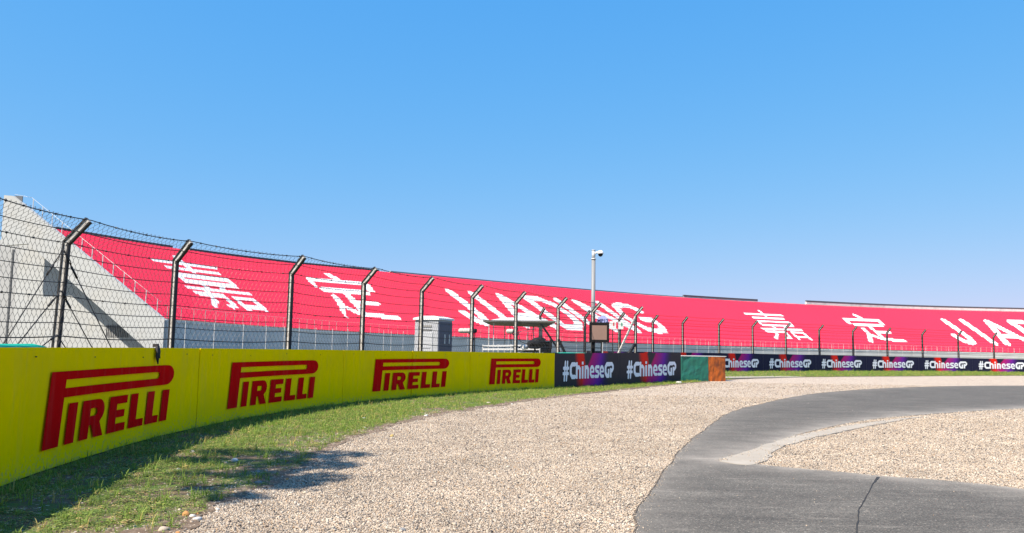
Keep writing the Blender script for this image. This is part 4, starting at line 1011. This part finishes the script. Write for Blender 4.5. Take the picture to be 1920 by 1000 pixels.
# furry windshield microphones on stands
def mic(px0, px1, py, Y, label):
    a, c = atY(px0, py, Y), atY(px1, py, Y - .15); m_ = (a + c) / 2; d = (c - a).normalized(); L_ = (c - a).length
    t = thing('microphone', label, 'microphone', (m_.x, m_.y, 0), 0, 'fur covered microphones')
    b = MB(); n = 9; pts = [a.lerp(c, k / n) for k in range(n + 1)]; rr = [.07] + [.115 + .012 * math.sin(k * 2.7) for k in range(n - 1)] + [.085]
    b.tube(pts, rr, 10); b.build('windshield', M['fur'], t)
    b = MB(); b.tube([c, c + d * .14], [.10, .085], 8); b.build('end_cap', M['black_plastic'], t)
    b = MB(); q = m_ + d * .12; b.tube([q - Vector((0, 0, .1)), q + d * .28 - Vector((0, 0, .42))], .025, 6); b.tube([q + d * .28 - Vector((0, 0, .02)), q + d * .28 - Vector((0, 0, q.z - .02))], .028, 6); b.build('stand', M['black_plastic'], t)
mic(860, 888, 620.5, 35.5, 'grey furry microphone on a black stand beside the pale cabin')
mic(950, 963, 621.5, 40.5, 'grey furry microphone under the shelter canopy')

# covered camera
Yk = 41.0
kc = atY(1003, 650, Yk); cmr = thing('covered_camera', 'broadcast camera bundled in a dark rain cover under the shelter', 'camera', (kc.x, kc.y, 0))
bm = bmesh.new(); bmesh.ops.create_icosphere(bm, subdivisions=3, radius=1)
for v in bm.verts:
    n_ = noise.noise(v.co * 1.9) * .28 + noise.noise(v.co * 4.5) * .12
    v.co = v.co * (1 + n_); v.co = Vector((v.co.x * .52, v.co.y * .34, v.co.z * .27))
me = bpy.data.meshes.new('rain_cover'); bm.to_mesh(me); bm.free(); me.materials.append(M['black_plastic'])
o = bpy.data.objects.new('rain_cover', me); COL.objects.link(o); o.location = atY(1007, 643, Yk); o.rotation_euler = (0, RAD(-14), .3); o.parent = cmr; o.matrix_parent_inverse = cmr.matrix_world.inverted()
b = MB(); p = atY(988, 651, Yk - .1); b.tube([p, p + Vector((-.25, -.25, -.02))], [.12, .14], 10); b.build('lens', M['white_paint'], cmr)
b = MB(); p = atY(1003, 648, Yk); p.z -= .15
for a in (0, 2.1, 4.2): b.bar(p, (p.x + .55 * math.cos(a), p.y + .55 * math.sin(a), 0), .05)
b.bar(p, p + Vector((0, 0, .2)), .12); b.build('tripod', M['dark_steel'], cmr)
b = MB(); b.box(atY(1033, 646, Yk + .2), (.10, .3, .5)); b.build('side_panel', M['black_plastic'], cmr)

# surveillance camera mast
Yp = 44.5
pt = atY(1113, 470, Yp); mast = thing('camera_mast', 'tall pale grey mast with a white dome camera at its top', 'camera mast', (pt.x, pt.y, 0))
zj = atY(1113, 486, Yp).z
b = MB(); b.tube([(pt.x, pt.y, 0), (pt.x, pt.y, zj)], [.125, .112], 16); b.build('pole', M['mast'], mast)
b = MB(); b.tube([(pt.x, pt.y, zj), (pt.x, pt.y, pt.z)], .10, 14); b.tube([(pt.x, pt.y, zj - .03), (pt.x, pt.y, zj + .03)], .14, 14); b.tube([(pt.x, pt.y, pt.z), (pt.x, pt.y, pt.z + .03)], .12, 14); b.build('pole_head', M['rail'], mast)
b = MB(); q = atY(1125, 474, Yp - .05); b.tube([(pt.x, pt.y, q.z - .12), (pt.x + .14, pt.y - .04, q.z), (q.x - .05, q.y, q.z + .06)], .05, 8); b.build('bracket', M['white_paint'], mast)
dm = MB(); c_ = atY(1126, 474.5, Yp - .05)
for k in range(5): pass
dm.tube([c_ + Vector((0, 0, .14)), c_ + Vector((0, 0, .10)), c_ + Vector((0, 0, 0)), c_ + Vector((0, 0, -.05))], [.06, .13, .165, .17], 16); ho = dm.build('dome_housing', M['white_paint'], mast)
dm = MB(); dm.tube([c_ + Vector((0, 0, -.05)), c_ + Vector((0, 0, -.12)), c_ + Vector((0, 0, -.18)), c_ + Vector((0, 0, -.21))], [.14, .13, .09, .03], 14); dm.build('lens_dome', M['black_plastic'], ho)

# light panel on a stand, round sign behind it
Yl = 38.0
pc = atY(1123.5, 623.5, Yl); lp = thing('light_panel', 'square light panel in a black frame on a post above the first black board', 'light panel', (pc.x, pc.y, 0), RAD(-8))
lz = pc.z; s_ = .47
b = MB(); b.box((0, .07, lz), (2 * s_, .12, 2 * s_)); at_parent(b.build('housing', M['black_plastic'], None, bevel=.03), lp)
fr = MB()
for sx, sy, w, h in ((0, s_ - .05, 2 * s_, .11), (0, -s_ + .06, 2 * s_, .13), (-s_ + .055, 0, .11, 2 * s_ - .2), (s_ - .055, 0, .11, 2 * s_ - .2)): fr.box((sx, -.01, lz + sy), (w, .05, h))
at_parent(fr.build('frame', M['black_plastic'], None, bevel=.008), lp)
b = MB(); b.box((0, .002, lz - .005), (2 * s_ - .2, .02, 2 * s_ - .22)); at_parent(b.build('screen', M['amber'], None), lp)
b = MB(); b.bar((-.28, .12, 0), (-.28, .12, lz - s_), .15); b.bar((.1, .2, 0), (.1, .2, lz - s_), .06); at_parent(b.build('stand', M['black_plastic'], None), lp)
Yd = 39.0
dc = atY(1130, 603.5, Yd); sg = thing('round_sign', 'lilac round sign reading MP12 peeking over the light panel', 'sign', (dc.x, dc.y, 0))
b = MB(); b.tube([dc + Vector((0, .02, 0)), dc + Vector((0, -.02, 0))], .285, 28); b.build('disc', M['sign_blue'], sg)
b = MB(); b.bar((dc.x, dc.y + .06, 0), (dc.x, dc.y + .06, dc.z), .05); b.build('post', M['rail'], sg)
fc = bpy.data.curves.new('txt', 'FONT'); fc.body = 'MP12'; fc.size = .24; fc.align_x = 'CENTER'; fc.align_y = 'CENTER'; fc.offset = .006
fo = bpy.data.objects.new('txt', fc); COL.objects.link(fo); bpy.context.view_layer.update()
me = bpy.data.meshes.new_from_object(fo.evaluated_get(bpy.context.evaluated_depsgraph_get())); bpy.data.objects.remove(fo)
me.materials.clear(); me.materials.append(M['ink']); lo = bpy.data.objects.new('lettering', me); COL.objects.link(lo)
lo.parent = sg; lo.matrix_parent_inverse = sg.matrix_world.inverted(); lo.location = dc + Vector((0, -.026, .035)); lo.rotation_euler = (RAD(90), 0, 0)
# two small white marker boards
Ym = 47.5
for px, py, w, h, mk, lb in ((1149, 610, 12, 15, 'red_mark', 'small white marker board with a red bar near the light panel'), (1164, 610.5, 9.5, 14, 'green_mark', 'small white marker board with a green bar near the light panel')):
    p = atY(px, py, Ym); t = thing('marker_board', lb, 'sign', (p.x, p.y, 0), 0, 'white marker boards'); k_ = Ym / FPX
    b = MB(); b.box(p, (w * k_, .03, h * k_)); b.build('board', M['white_paint'], t)
    b = MB(); b.box(p + Vector((.05, -.02, .06)), (.07, .012, .2)); b.build('marking', M[mk], t)
    b = MB(); b.bar((p.x, p.y + .04, 0), (p.x, p.y + .04, p.z), .05); b.build('post', M['dark_steel'], t)

# ------------------------------------------------------------------ tree out of view by the fence, leaf pads placed to shade the verge
def bough_tree():
    tr = thing('broadleaf_tree', 'tall broad-leaved tree behind the debris fence shading the verge', 'tree', (-12.0, 1.6, 0))
    pads = [(470, 851, 95, 6, 1.0), (420, 866, 75, 6, .8), (632, 853, 58, 5, .95), (575, 862, 60, 9, 1.0), (520, 880, 60, 13, 1.2), (520, 905, 50, 11, 1.0), (633, 874, 42, 7, 1.0), (600, 897, 45, 8, 1.0),
            (555, 912, 35, 7, .9), (398, 915, 36, 6, .8), (443, 934, 42, 9, .9), (470, 895, 40, 5, .7), (385, 890, 45, 4, .5), (345, 862, 40, 4, .5)]
    r = random.Random(5); V = []; F = []; centres = []
    for px, py, rx, ry, dn in pads:
        g0 = gnd(px, py); t0 = 12.5 + r.uniform(-1.2, 1.2); centres.append(g0 + SUN_DIR * t0)
        ex = (gnd(px + rx, py) - g0).length; ey = (gnd(px, py + ry) - gnd(px, py - ry)).length / 2
        for k in range(int(430 * dn * (ex * ey / .35) ** .8) + 40):
            a = r.uniform(0, 6.28); q = math.sqrt(r.random()) ** .8
            c = g0 + Vector((ex * q * math.cos(a), ey * q * math.sin(a), 0)) + SUN_DIR * (t0 + r.uniform(-.9, .9)) + Vector((r.gauss(0, .09), r.gauss(0, .06), 0))
            R_ = Matrix.Rotation(r.uniform(0, 6.28), 3, 'Z') @ Matrix.Rotation(r.uniform(-.9, .9), 3, 'X'); s_ = r.uniform(.05, .10); o = len(V)
            for x, y in ((-1, 0), (-.2, .5), (1, 0), (-.2, -.5)): V.append(c + R_ @ Vector((x * s_, y * s_, 0)))
            F.append((o, o + 1, o + 2, o + 3))
    raw('crown', V, F, M['tree_leaf'], tr)
    b = MB(); b.tube([(-12, 1.6, -.1), (-11.9, 1.7, 3), (-11.6, 1.9, 6), (-11.3, 2.1, 8)], [.26, .20, .16, .12], 9); b.build('trunk', M['bark'], tr)
    for c in centres:
        b = MB(); s0 = Vector((-11.45, 2.0, r.uniform(6.2, 7.8))); m_ = s0.lerp(c, .5) + Vector((0, 0, .3)); b.tube([s0, m_, c], [.06, .035, .012], 5); b.build('limb', M['bark'], tr)
bough_tree()

# ------------------------------------------------------------------ stones along the grass edge
def stone_mesh(seed, flat):
    bm = bmesh.new(); bmesh.ops.create_icosphere(bm, subdivisions=2, radius=1)
    for v in bm.verts:
        n_ = noise.noise(v.co * 1.1 + Vector((seed * 3.3, 0, 0))) * .38 + noise.noise(v.co * 2.6 + Vector((0, seed * 2.1, 0))) * .14
        v.co *= (1 + n_); v.co.z *= flat
    me = bpy.data.meshes.new('stone'); bm.to_mesh(me); bm.free(); me.polygons.foreach_set('use_smooth', [True] * len(me.polygons)); return me
SC = {'cream': (.44, .39, .31), 'white': (.50, .49, .46), 'grey': (.24, .24, .24), 'orange': (.40, .20, .07), 'brown': (.28, .15, .08), 'beige': (.40, .33, .26), 'yellow': (.36, .27, .10)}
SM = {k: mat('stone_' + k, c, .85, var=.22, scale=25, bump=.3, bscale=50) for k, c in SC.items()}
stones = [(361, 849, 9, 'cream', .75, 'cream stone in sunlit grass at the edge of the board shade'), (440, 865, 15, 'white', .55, 'long whitish stone lying in the dark shade patch'), (423, 869, 7, 'beige', .8, 'beige stone beside the long whitish one'),
          (346, 873, 9, 'brown', .6, 'brown flat stone at the edge of the shade below the cream stone'), (334, 881, 11, 'grey', .45, 'flat grey stone in short weeds below the brown stone'), (349, 968, 13, 'orange', .9, 'large orange stone where grass meets gravel'),
          (372, 965, 9, 'orange', .7, 'smaller orange stone next to the large orange one'), (361, 970, 11, 'white', .7, 'whitish round stone between the two orange stones'), (370, 975, 15, 'white', .5, 'broad flat white stone in front of the orange stones'),
          (408, 957, 8, 'white', .8, 'white stone alone on the gravel edge right of the orange ones'), (484, 907, 15, 'grey', .5, 'broad grey stone in the shade fingers on the gravel'), (378, 893, 9, 'orange', .6, 'flat orange stone in weeds amid the shade'),
          (539, 866, 9, 'brown', .8, 'brown orange stone in the farther shade finger'), (499, 883, 7, 'grey', .7, 'small bluish grey stone at the shade edge'), (483, 886, 9, 'grey', .6, 'grey stone just before the small bluish one'), (306, 996, 18, 'beige', .6, 'large beige stone at the bottom grass edge'),
          (538, 900, 9, 'orange', .6, 'orange stone between the shade fingers'), (334, 1001, 9, 'orange', .7, 'orange stone at the bottom beside the beige one'), (799, 780, 8, 'white', .6, 'bright white stone at the grass edge below the third lettered board'),
          (683, 803, 7, 'cream', .6, 'cream stone where the grass thins into gravel'), (682, 784, 7, 'white', .4, 'pale flat stone within the green strip'), (735, 819, 8, 'yellow', .8, 'yellowish stone sitting on the gravel'),
          (916, 756, 8, 'cream', .5, 'cream stone in the grass below the last yellow board'), (960, 758, 6, 'white', .5, 'small white stone in the grass below the last yellow board'), (1273, 718, 10, 'white', .5, 'white stone in front of the green block'),
          (755, 995, 13, 'grey', .6, 'grey stone on the open gravel near the bottom'), (862, 960, 9, 'grey', .5, 'flat grey stone on the open gravel')]
for i, (px, py, w, c, fl, lb) in enumerate(stones):
    p = gnd(px, py + 1); d = (p - Vector((0, 0, CAM_H))).length; r = w / 2 * d / FPX
    me = stone_mesh(i, fl); me.materials.append(SM[c]); o = bpy.data.objects.new('stone', me); COL.objects.link(o)
    o.location = p + Vector((0, 0, r * fl * .55)); o.scale = (r * 1.05, r * .85, r); o.rotation_euler = (0, 0, i * 1.3)
    tag(o, lb, 'stone', 'loose stones along the gravel edge')

# ------------------------------------------------------------------ scattered gravel, grass and weeds (uncountable)
def hidden(name, me):
    o = bpy.data.objects.new(name, me); return o
def scatter(name, pts, scl, rot, protos, m, kind_label=None):
    """points carrying scale and rotation; geometry nodes place one of the prototype meshes on each"""
    me = bpy.data.meshes.new(name); me.from_pydata([tuple(p) for p in pts], [], [])
    a = me.attributes.new('scl', 'FLOAT', 'POINT'); a.data.foreach_set('value', np.asarray(scl, np.float32))
    a = me.attributes.new('rot', 'FLOAT_VECTOR', 'POINT'); a.data.foreach_set('vector', np.asarray(rot, np.float32).ravel())
    o = bpy.data.objects.new(name, me); COL.objects.link(o); o['kind'] = 'stuff'
    c = bpy.data.collections.new(name + '_shapes')
    for p in protos:
        p.materials.append(m); c.objects.link(hidden(name + '_shape', p))
    nt = bpy.data.node_groups.new(name, 'GeometryNodeTree'); nt.interface.new_socket('Geometry', in_out='INPUT', socket_type='NodeSocketGeometry'); nt.interface.new_socket('Geometry', in_out='OUTPUT', socket_type='NodeSocketGeometry')
    N = nt.nodes; L = nt.links; gi = N.new('NodeGroupInput'); go = N.new('NodeGroupOutput'); ip = N.new('GeometryNodeInstanceOnPoints'); ci = N.new('GeometryNodeCollectionInfo')
    ci.inputs['Collection'].default_value = c; ci.inputs['Separate Children'].default_value = True; ci.inputs['Reset Children'].default_value = True; ip.inputs['Pick Instance'].default_value = True
    s1 = N.new('GeometryNodeInputNamedAttribute'); s1.data_type = 'FLOAT'; s1.inputs['Name'].default_value = 'scl'
    s2 = N.new('GeometryNodeInputNamedAttribute'); s2.data_type = 'FLOAT_VECTOR'; s2.inputs['Name'].default_value = 'rot'
    L.new(gi.outputs[0], ip.inputs['Points']); L.new(ci.outputs[0], ip.inputs['Instance']); L.new(s1.outputs['Attribute'], ip.inputs['Scale']); L.new(s2.outputs['Attribute'], ip.inputs['Rotation'])
    L.new(ip.outputs[0], go.inputs[0])
    md = o.modifiers.new('scatter', 'NODES'); md.node_group = nt
    return o
rng = np.random.default_rng(11)
def sample(x0, x1, y0, y1, dens):
    n = int((x1 - x0) * (y1 - y0) * dens); return np.c_[rng.uniform(x0, x1, n), rng.uniform(y0, y1, n)]
def in_view(Pn, mx=1.04):
    q = np.c_[Pn, np.zeros(len(Pn))] - np.array([0, 0, CAM_H]); c = q @ np.array(CAM_R); x = c[:, 0] / -c[:, 2] * FPX; y = c[:, 1] / -c[:, 2] * FPX
    return (c[:, 2] < 0) & (np.abs(x) < 960 * mx) & (np.abs(y) < 500 * mx + 30)
verge_np = np.array([(p.x, p.y) for p in verge_poly])
# pebbles
pm = []
for k in range(5):
    bm = bmesh.new(); bmesh.ops.create_icosphere(bm, subdivisions=1, radius=1)
    for v in bm.verts: v.co *= 1 + .35 * noise.noise(v.co * 1.3 + Vector((k * 5, 0, 0))); v.co.z *= .68; v.co.y *= .85
    me = bpy.data.meshes.new('pebble'); bm.to_mesh(me); bm.free(); me.polygons.foreach_set('use_smooth', [True] * len(me.polygons)); pm.append(me)
Pp = []
for (y0, y1, dn) in ((5.5, 8.5, 5200), (8.5, 11.5, 3900), (11.5, 15, 2400), (15, 20, 1100), (20, 27, 420), (27, 40, 100)):
    a = sample(-4, 18 if y1 < 30 else 26, y0, y1, dn); a = a[in_view(a)]; Pp.append(a)
Pp = np.vstack(Pp)
de = dist_poly(Pp, edge_np); inv_ = inpoly(Pp, verge_np)
keep = ~inv_ | (rng.random(len(Pp)) < np.exp(-de / .22) * .9) | (inv_ & (rng.random(len(Pp)) < .004))
inr = inpoly(Pp, road_np); dr_ = dist_poly(Pp, np.vstack([road_np, road_np[:1]])); inc = inpoly(Pp, cw_np); dc_ = dist_poly(Pp, np.vstack([cw_np, cw_np[:1]]))
keep &= ~inr | (rng.random(len(Pp)) < np.exp(-dr_ / .035) * .6) | (rng.random(len(Pp)) < .0012)
keep &= ~inc | (rng.random(len(Pp)) < np.exp(-dc_ / .06) * .22) | (rng.random(len(Pp)) < .004)
Pp = Pp[keep]; inr = inr[keep]; inc = inc[keep]
dist = np.hypot(Pp[:, 0], Pp[:, 1])
sc_ = .0069 * np.exp(rng.normal(0, .30, len(Pp))) * np.interp(dist, [6, 14, 25, 40], [1, 1.15, 1.5, 1.9]); sc_[inr] *= .6
zz_ = sc_ * .25 + np.where(inc, zc, np.where(inr, ZR, .004))
big = rng.random(len(Pp)) < .0012; sc_[big & ~inr] *= 2.0
scatter('gravel', np.c_[Pp, zz_], sc_, np.c_[rng.uniform(-.5, .5, (len(Pp), 2)), rng.uniform(0, 6.28, len(Pp))], pm, M['pebble'])
print('pebbles', len(Pp))

def tuft(nb, h0, h1, w, spread, curl, seed):
    r = random.Random(seed); V = []; F = []
    for k in range(nb):
        a = r.uniform(0, 6.28); rad_ = spread * math.sqrt(r.random()); bx_, by_ = rad_ * math.cos(a), rad_ * math.sin(a); h = r.uniform(h0, h1); t = r.uniform(0, 6.28); lean = r.uniform(.1, curl); ww = w * r.uniform(.7, 1.2)
        dx, dy = math.cos(t), math.sin(t); nx_, ny_ = -dy, dx; o = len(V)
        for s_, wf in ((0, 1.0), (.5, .85), (.82, .5), (1, .05)):
            l = lean * h * s_ * s_; z = h * s_ * (1 - .25 * lean * s_)
            V += [(bx_ + dx * l - nx_ * ww * wf, by_ + dy * l - ny_ * ww * wf, z), (bx_ + dx * l + nx_ * ww * wf, by_ + dy * l + ny_ * ww * wf, z)]
        for j in range(3): F.append((o + 2 * j, o + 2 * j + 1, o + 2 * j + 3, o + 2 * j + 2))
    me = bpy.data.meshes.new('tuft'); me.from_pydata(V, [], F); return me
def weed(n, r0, size, h, seed):
    r = random.Random(seed); V = []; F = []
    for k in range(n):
        a = r.uniform(0, 6.28); d = r0 * math.sqrt(r.random()); c = Vector((d * math.cos(a), d * math.sin(a), r.uniform(.1, 1) * h)); R_ = Matrix.Rotation(r.uniform(0, 6.28), 3, 'Z') @ Matrix.Rotation(r.uniform(-.7, .7), 3, 'X'); s_ = size * r.uniform(.6, 1.3); o = len(V)
        for x, y in ((-1, 0), (-.3, .5), (.6, .4), (1, 0), (.6, -.4), (-.3, -.5)): V.append(tuple(c + R_ @ Vector((x * s_, y * s_, 0))))
        F.append(tuple(range(o, o + 6)))
    me = bpy.data.meshes.new('weed'); me.from_pydata(V, [], F); return me
board_np = near.p
Gp = []
for (x0, x1, y0, y1, dn) in ((-6, -2, 5, 9, 330), (-6, -2, 9, 14, 420), (-6, -1, 14, 20, 420), (-5, 4, 20, 30, 260), (0, 14, 30, 45, 150), (6, 66, 44, 84, 34)):
    a = sample(x0, x1, y0, y1, dn); a = a[in_view(a) & inpoly(a, verge_np)]; Gp.append(a)
Gp = np.vstack(Gp)
farb = far.p
def side(Pn, path):           # keep only the circuit side of a board line
    d = np.full(len(Pn), 1e9); sgn = np.zeros(len(Pn))
    for a, b_ in zip(path[:-1:6], path[6::6]):
        e = b_ - a; t = np.clip(((Pn - a) @ e) / (e @ e), 0, 1); v = Pn - a - t[:, None] * e; dd = np.hypot(*v.T); m_ = dd < d; d[m_] = dd[m_]; sgn[m_] = (e[0] * v[m_, 1] - e[1] * v[m_, 0])
    return sgn < 0, d
s1, d1 = side(Gp, near.p); s2, d2 = side(Gp, farb)
nearzone = Gp[:, 1] < 43
okg = np.where(nearzone, s1 & (d1 > .03), s2 & (d2 > .04))
cl = np.array([noise.noise(Vector((x * .9, y * .9, 2.0))) + .5 * noise.noise(Vector((x * 2.6, y * 2.6, 7.0))) for x, y in Gp])
de = dist_poly(Gp, edge_np)
thin = np.interp(Gp[:, 1], [5, 11, 16], [.12, .22, .80])
prob = np.clip(thin + cl * 1.1 + np.exp(-d1 / .25) * .5, 0, 1) * np.clip(de / np.interp(Gp[:, 1], [6, 10, 15, 20], [1.1, .9, .5, .35]), .06, 1)
okg &= rng.random(len(Gp)) < prob
G1 = Gp[okg]; d1g = np.minimum(d1, d2)[okg]; dg_ = np.hypot(G1[:, 0], G1[:, 1])
sc_ = rng.uniform(.45, 1.0, len(G1)) * np.interp(dg_, [6, 12, 20, 45, 80], [.55, .72, .95, 1.4, 2.2]) * (1 + .6 * np.exp(-d1g / .18))
scatter('grass', np.c_[G1, np.full(len(G1), .004)], sc_, np.c_[rng.uniform(-.15, .15, (len(G1), 2)), rng.uniform(0, 6.28, len(G1))],
        [tuft(9, .03, .075, .0028, .035, .9, 1), tuft(11, .035, .09, .003, .05, 1.1, 2), tuft(7, .05, .13, .0026, .03, .7, 3), tuft(12, .02, .06, .0034, .06, 1.3, 4)], M['grass'])
# taller, coarser tufts here and there
Tp = sample(-5.8, -2.3, 5, 21, 24); Tp = Tp[in_view(Tp) & inpoly(Tp, verge_np)]; s1, d1 = side(Tp, near.p)
Tp = np.vstack([Tp[s1 & (d1 > .06)], np.array([tuple(near.at(u) + near.nrm(u) * float(rng.uniform(.05, .3)))[:2] for u in rng.uniform(3, 28, 170)])])
scatter('tall_grass', np.c_[Tp, np.full(len(Tp), .004)], rng.uniform(.35, .85, len(Tp)), np.c_[np.zeros((len(Tp), 2)), rng.uniform(0, 6.28, len(Tp))],
        [tuft(8, .08, .20, .0045, .04, .9, 11), tuft(6, .10, .24, .004, .03, .7, 12), tuft(10, .06, .15, .006, .06, 1.3, 13)], M['grass'])
# low broad-leaved weeds near the camera
Wp = sample(-5.6, -2.2, 5, 20, 620); Wp = Wp[in_view(Wp) & inpoly(Wp, verge_np)]; s1, d1 = side(Wp, near.p)
cl = np.array([noise.noise(Vector((x * 1.1 + 4, y * 1.1, 5.0))) + .6 * noise.noise(Vector((x * 3.3, y * 3.3, 9.0))) for x, y in Wp])
Wp = Wp[s1 & (rng.random(len(Wp)) < np.clip(.38 + cl * 1.3, 0, 1))]
scatter('weeds', np.c_[Wp, np.full(len(Wp), .006)], rng.uniform(.6, 1.3, len(Wp)), np.c_[np.zeros((len(Wp), 2)), rng.uniform(0, 6.28, len(Wp))],
        [weed(22, .06, .0075, .024, 1), weed(28, .075, .006, .018, 2), weed(14, .045, .010, .032, 3)], M['weed'])
print('grass', len(G1), 'weeds', len(Wp))
